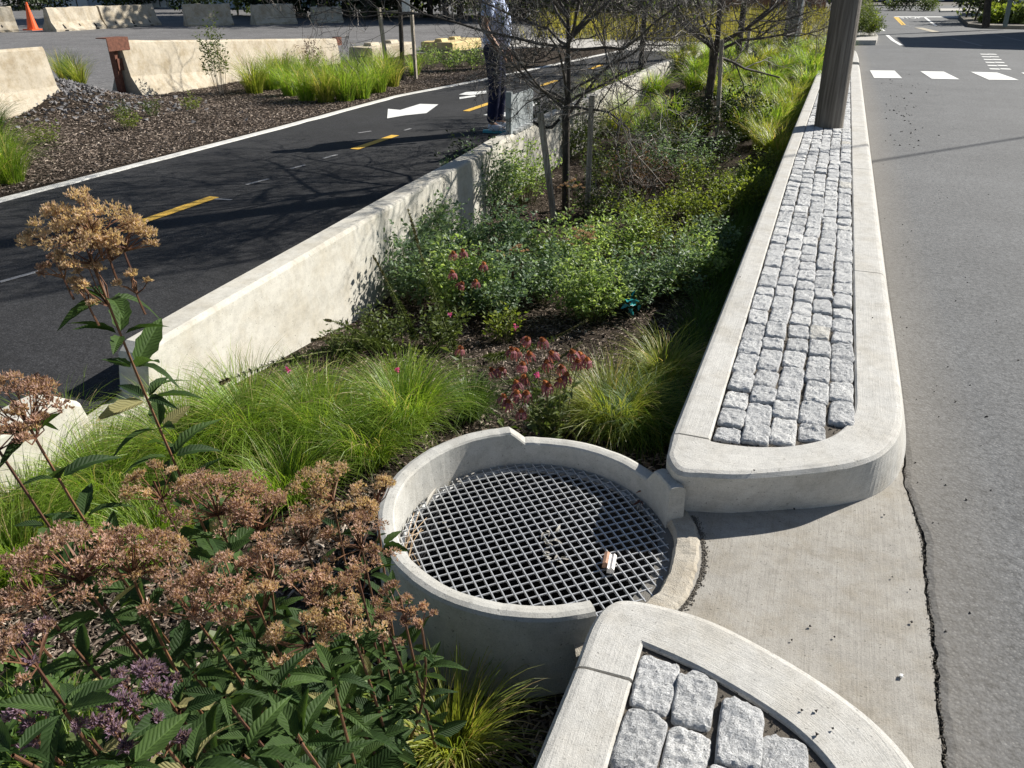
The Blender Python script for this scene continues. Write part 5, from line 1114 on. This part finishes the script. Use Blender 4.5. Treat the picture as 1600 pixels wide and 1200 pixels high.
# ================================================================== SMALL LITTER
def zg(x, y): return (560 + x * .35, 650 + y * .35)
PW = plain('pale_wood', (.72, .69, .66), .8, 0, .25, 80); BW = plain('brown_wood', (.42, .25, .17), .8, 0, .3, 60)
c = at(*zg(1122, 655), -.015); t_ = thing('wood_chip', 'split chip of white and pinkish wood lying on the grate', 'wood chip', c); d = nrm(at(*zg(1105, 715), -.015) - at(*zg(1130, 590), -.015)); sd = np.array([-d[1], d[0], 0])
m = MB(); extr(m, [(-.011, -.012), (-.012, .004), (-.004, .012), (.004, .006), (.010, .010), (.011, -.012)], c - d * .034 + sd * .006, c + d * .036 + sd * .006); m.V = [v + np.array([0, 0, -.0], np.float32) for v in m.V]
m.V[0][:, 2] += c[2] ; m.build('pale_half', PW, t_)
m = MB(); extr(m, [(-.010, -.01), (-.009, .008), (0, .013), (.009, .008), (.010, -.01)], c - d * .038 - sd * .012, c + d * .016 - sd * .012); m.V[0][:, 2] += c[2]; m.build('brown_half', BW, t_)
def debris(label, pts, mat, size, n, name='dry_leaf', cat='dry leaf'):
    m = MB()
    for p in pts:
        k = n; P = p + rng.normal(0, size * .35, (k, 3)) * [1, 1, .3]; D = rng.normal(size=(k, 3)) * [1, 1, .5]; T, Fq = BL[1]
        m.inst(T, Fq, frames(nrm(D), roll=rng.uniform(-1, 1, k)) * (size * rng.uniform(.5, 1, k))[:, None, None], P, rng.random(k))
    return tag(m.build(name, mat), label, cat)
DL = leafmat('dry_leaf_grey', (.28, .26, .24), (.58, .55, .50), .1, .9)
debris('crumpled pale grey dry leaf in the middle of the grate', [at(*zg(840, 520), -.02), at(*zg(850, 570), -.02), at(*zg(880, 625), -.02)], DL, .035, 6)
debris('small curled pale leaf on the left part of the grate', [at(*zg(385, 490), -.02)], DL, .026, 4)
debris('dry leaf scraps along the back left of the grate', [at(*zg(478, 275), -.02), at(*zg(400, 295), -.02), at(*zg(440, 285), -.02)], DL, .022, 4)
debris('reddish brown dead leaf in the shaded corner of the grate', [at(*zg(1280, 365), -.01)], leafmat('dead_leaf_red', (.10, .04, .025), (.2, .08, .05), .1, .8), .04, 4)
debris('grey dead leaf below the reddish one in the grate corner', [at(*zg(1258, 405), -.02)], DL, .035, 3)
m = MB(); a_, b_ = at(*zg(305, 400), -.02), at(*zg(350, 325), -.01); D = nrm((b_ - a_)[None]); T, Fq = bigleaf(8, .16, .1); m.inst(T, Fq, frames(D) * np.linalg.norm(b_ - a_), a_[None], .8); tag(m.build('dry_grass_leaf', DL), 'straight pale dry leaf at the left edge of the grate', 'dry leaf')
m = MB()
for k in range(9):
    p = at(*zg(205 + rng.normal() * 14, 650 + rng.normal() * 10), -.02); q = at(*zg(250 + rng.normal() * 40, 500 + rng.normal() * 80), .0); tube(m, [p, (p + q) / 2 + [0, 0, .03 + .02 * rng.random()] + rng.normal(0, .01, 3), q], .0009, 3, cap=False)
tag(m.build('dry_grass_straw', plain('straw', (.46, .32, .19), .8)), 'loose curl of dry grass straw on the left part of the grate', 'straw')
m = MB(); k = 70
for (cx_, cy_, s_) in ((988, 478, .03),):
    c = atd(cx_, cy_, 4.55); P = c + rng.normal(0, .02, (14, 3)); m.inst(*BL[2], frames(nrm(rng.normal(size=(14, 3))), roll=rng.uniform(-1, 1, 14)) * .05, P, rng.random(14))
tag(m.build('plastic_scrap', plain('teal_plastic', (.03, .28, .28), .3, 0, .2)), 'crumpled teal plastic scrap at the foot of the grey green bank', 'plastic scrap')
m = MB(); c = at(1408, 1056, .005); m.inst(TET, TF, randM(5, np.full(5, .006)), c + rng.normal(0, .001, (5, 3)), .5); tag(m.build('white_pebble', plain('white_stone', (.8, .8, .78), .6)), 'single white pebble on the concrete apron', 'pebble')
pts = [(1303, 997, 0), (1265, 980, 0), (1237, 1002, 0), (1240, 797, 0), (1362, 748, .0), (1178, 737, .18), (1164, 499, .18), (1156, 434, .18), (1363, 498, .18), (1445, 230, 0), (1480, 310, 0), (1468, 311, 0), (1411, 384, 0), (1382, 343, 0), (1407, 497, 0), (1548, 768, 0), (1395, 281, 0), (1276, 1150, .18), (1252, 1112, .18), (1300, 1141, .18), (1274, 1113, .18), (1424, 362, 0), (1400, 733, .0)]
P = np.array([at(x, y, z) + [0, 0, .006] for x, y, z in pts]); m = MB(); 
for p in P: m.inst(TET, TF, randM(1, rng.uniform(.003, .006, 1)), p[None], .5)
Q = []; 
for k in range(140):
    x, y = (1400 + (k % 9) * 3 + rng.normal() * 14, 115 + 120 * rng.random()) if k < 70 else (1440 + rng.normal() * 60, 240 + 800 * rng.random() ** 2)
    Q.append(at(x, y, .006))
Q = np.array(Q); m.inst(TET, TF, randM(len(Q), rng.uniform(.003, .012, len(Q)) * np.where(np.arange(len(Q)) < 70, 1.6, .5)), Q, .5)
tag(m.build('road_grit', plain('dark_crumb', (.03, .027, .025), .9)), kind='stuff')
m = MB(); k = 900; yy = rng.uniform(1.3, 2.75, k); xx = np.interp(yy, [-4, 1.4, 2.3, 2.72, 2.8], [.50, .507, .52, .492, .50]) + rng.normal(.004, .004, k); m.inst(TET, TF, randM(k, rng.uniform(.001, .003, k)), np.stack([xx, yy, np.full(k, .0)], 1), rng.random(k))
k = 1600; a = R(rng.uniform(-55, 32, k)) if False else np.radians(rng.uniform(-55, 30, k)); rr = .54 + np.abs(rng.normal(0, .008, k)); m.inst(TET, TF, randM(k, rng.uniform(.001, .004, k)), np.stack([RC[0] + rr * np.cos(a), RC[1] + rr * np.sin(a), np.full(k, .0)], 1), rng.random(k))
tag(m.build('edge_grit', plain('grit', (.13, .115, .095), .9, 0, .5, 200)), kind='stuff')

# ================================================================== PERSON
def skinmesh(name, verts, edges, radii, mats, parent, sub=2, loc=None):
    me = bpy.data.meshes.new(name); me.from_pydata([tuple(v) for v in verts], edges, []); ob = bpy.data.objects.new(name, me); col.objects.link(ob)
    md = ob.modifiers.new('s', 'SKIN'); md.use_smooth_shade = True
    for i, r_ in enumerate(radii): me.skin_vertices[0].data[i].radius = (r_, r_) if np.isscalar(r_) else r_
    me.skin_vertices[0].data[0].use_root = True
    sb_ = ob.modifiers.new('b', 'SUBSURF'); sb_.levels = sub; sb_.render_levels = sub
    dg = bpy.context.evaluated_depsgraph_get(); dg.update(); m2 = bpy.data.meshes.new_from_object(ob.evaluated_get(dg)); bpy.data.objects.remove(ob)
    for p in m2.polygons: p.use_smooth = True
    m2.materials.clear(); m2.materials.append(mats); m2.name = name; o = bpy.data.objects.new(name, m2); col.objects.link(o); o.parent = parent; o['_o'] = parent['_o']; return o
ft = at(774, 206); per = thing('person', 'person standing on the bike path in a light blue t-shirt, navy trousers and sneakers', 'person', (ft[0], ft[1], .008)); per.rotation_euler = (0, 0, YAW - .15)
# local frame: x = facing, y = left, z = up
bv = [(0, 0, .95), (.0, 0, 1.1), (.01, 0, 1.28), (-.01, 0, 1.42), (.0, 0, 1.50), (.03, 0, 1.60), (.04, 0, 1.70),
      (0, -.09, .90), (.02, -.10, .50), (-.03, -.10, .10), (.10, -.10, .04), (0, .09, .90), (.05, .10, .50), (.02, .10, .10), (.15, .10, .04),
      (-.02, -.19, 1.41), (-.07, -.24, 1.14), (.07, -.21, .93), (.12, -.19, .87), (-.02, .19, 1.41), (-.05, .24, 1.14), (.09, .20, .93), (.13, .18, .87)]
be = [(0, 1), (1, 2), (2, 3), (3, 4), (4, 5), (5, 6), (0, 7), (7, 8), (8, 9), (9, 10), (0, 11), (11, 12), (12, 13), (13, 14), (3, 15), (15, 16), (16, 17), (17, 18), (3, 19), (19, 20), (20, 21), (21, 22)]
br = [.12, .12, .13, .10, .05, .095, .075, .085, .058, .04, .03, .085, .058, .04, .03, .055, .042, .03, .026, .055, .042, .03, .026]
k0 = len(bv)
for s_, w_ in ((-1, 18), (1, 22)):
    wx_, wy_, wz_ = bv[w_]
    for j, (dy, ln) in enumerate(((.024, .055), (.008, .065), (-.008, .062), (-.022, .05))):
        bv += [(wx_ + .03, wy_ + dy, wz_ - .05), (wx_ + .045, wy_ + dy, wz_ - .05 - ln)]; be += [(w_, len(bv) - 2), (len(bv) - 2, len(bv) - 1)]; br += [.010, .008]
    bv.append((wx_ + .06, wy_ - s_ * .02, wz_ - .05)); be.append((w_, len(bv) - 1)); br.append(.010)
SK = plain('skin', (.42, .23, .15), .5, 0, .08)
skinmesh('body', bv, be, br, SK, per)
skinmesh('t_shirt', [(0, 0, .88), (.03, 0, 1.02), (.05, 0, 1.15), (.02, 0, 1.3), (-.01, 0, 1.42), (0, 0, 1.47), (-.02, -.19, 1.42), (-.05, -.235, 1.22), (-.02, .19, 1.42), (-.05, .235, 1.22)], [(0, 1), (1, 2), (2, 3), (3, 4), (4, 5), (4, 6), (6, 7), (4, 8), (8, 9)], [(.165, .17), (.175, .175), (.18, .17), (.17, .16), .13, .07, .085, .075, .085, .075], plain('light_blue_cotton', (.62, .72, 1.0), .85, 0, .12, 14), per)
skinmesh('trousers', [(0, 0, 1.0), (0, 0, .92), (0, -.085, .84), (.02, -.10, .50), (-.03, -.10, .09), (0, .085, .84), (.05, .10, .50), (.02, .10, .09)], [(0, 1), (1, 2), (2, 3), (3, 4), (1, 5), (5, 6), (6, 7)], [.145, .145, .11, .078, .066, .11, .078, .066], plain('navy_cloth', (.008, .012, .05), .85, 0, .3, 20), per)
SH, SO = plain('sneaker_white', (.62, .64, .70), .6, 0, .2, 60), plain('sneaker_teal', (.05, .30, .38), .5)
for x, y in ((-.03, -.10), (.02, .10)):
    s_ = skinmesh('shoe', [(x - .05, y, .055), (x + .03, y, .065), (x + .12, y, .045), (x + .19, y, .035)], [(0, 1), (1, 2), (2, 3)], [(.048, .05), (.05, .055), (.05, .038), (.04, .028)], SH, per)
    so = MB(); prof = [(x - .10, y - .03), (x + .0, y - .045), (x + .14, y - .05), (x + .225, y - .03), (x + .235, y + .02), (x + .14, y + .05), (x + .0, y + .04), (x - .10, y + .03)]; prism(so, prof, .0, .028); o = so.build('sole', SO, s_, local=False)
hv = [(.02, 0, 1.74), (.0, 0, 1.70), (-.03, 0, 1.64)]; skinmesh('hair', hv, [(0, 1), (1, 2)], [.085, .10, .09], plain('dark_hair', (.03, .02, .015), .7), per)
m = MB(); 
for y_ in (-.032, .032): tube(m, [(.125, y_, 1.655), (.138, y_, 1.655)], [.012, .008], 8)
m.build('eyes', M['dark'], per, local=False)
m = MB(); tube(m, [(.12, 0, 1.655), (.15, 0, 1.62), (.135, 0, 1.61)], [.008, .014, .012], 6); tube(m, [(.125, -.025, 1.57), (.135, 0, 1.568), (.125, .025, 1.57)], .006, 5)
for y_ in (-.095, .095): tube(m, [(.03, y_, 1.66), (.035, y_ * 1.08, 1.64), (.03, y_, 1.60)], [.012, .016, .01], 6)
m.build('face_features', SK, per, local=False)
# ================================================================== WORLD, SUN, CAMERA
w = bpy.data.worlds.new('World'); sc.world = w; w.use_nodes = True; nt = w.node_tree
sky = nt.nodes.new('ShaderNodeTexSky'); sky.sky_type = 'NISHITA'; sky.sun_disc = False
sky.sun_elevation = R(34); sky.sun_rotation = math.atan2(.64, .77); sky.air_density = 1.0; sky.dust_density = .6; sky.ozone_density = 1.2
bg = nt.nodes['Background']; bg.inputs['Strength'].default_value = .05; nt.links.new(sky.outputs[0], bg.inputs[0])
l = bpy.data.lights.new('sun', 'SUN'); l.energy = 5.0; l.angle = R(.53); l.color = (1, .955, .87)
lo = bpy.data.objects.new('sun', l); col.objects.link(lo); lo.rotation_euler = Vector(SUN).to_track_quat('Z', 'Y').to_euler()
cam = bpy.data.cameras.new('camera'); cam.sensor_width = 36; cam.lens = 36 * F / 1600; cam.clip_end = 2000; cam.clip_start = .02
co_ = bpy.data.objects.new('camera', cam); col.objects.link(co_); co_.location = (0, 0, H)
co_.rotation_euler = (math.pi / 2 - PIT, 0, YAW); sc.camera = co_
sc.view_settings.view_transform = 'Standard'; sc.view_settings.look = 'None'; sc.view_settings.exposure = 0.7; sc.view_settings.gamma = 1
for o in list(bpy.data.objects):
    if '_o' in o: del o['_o']
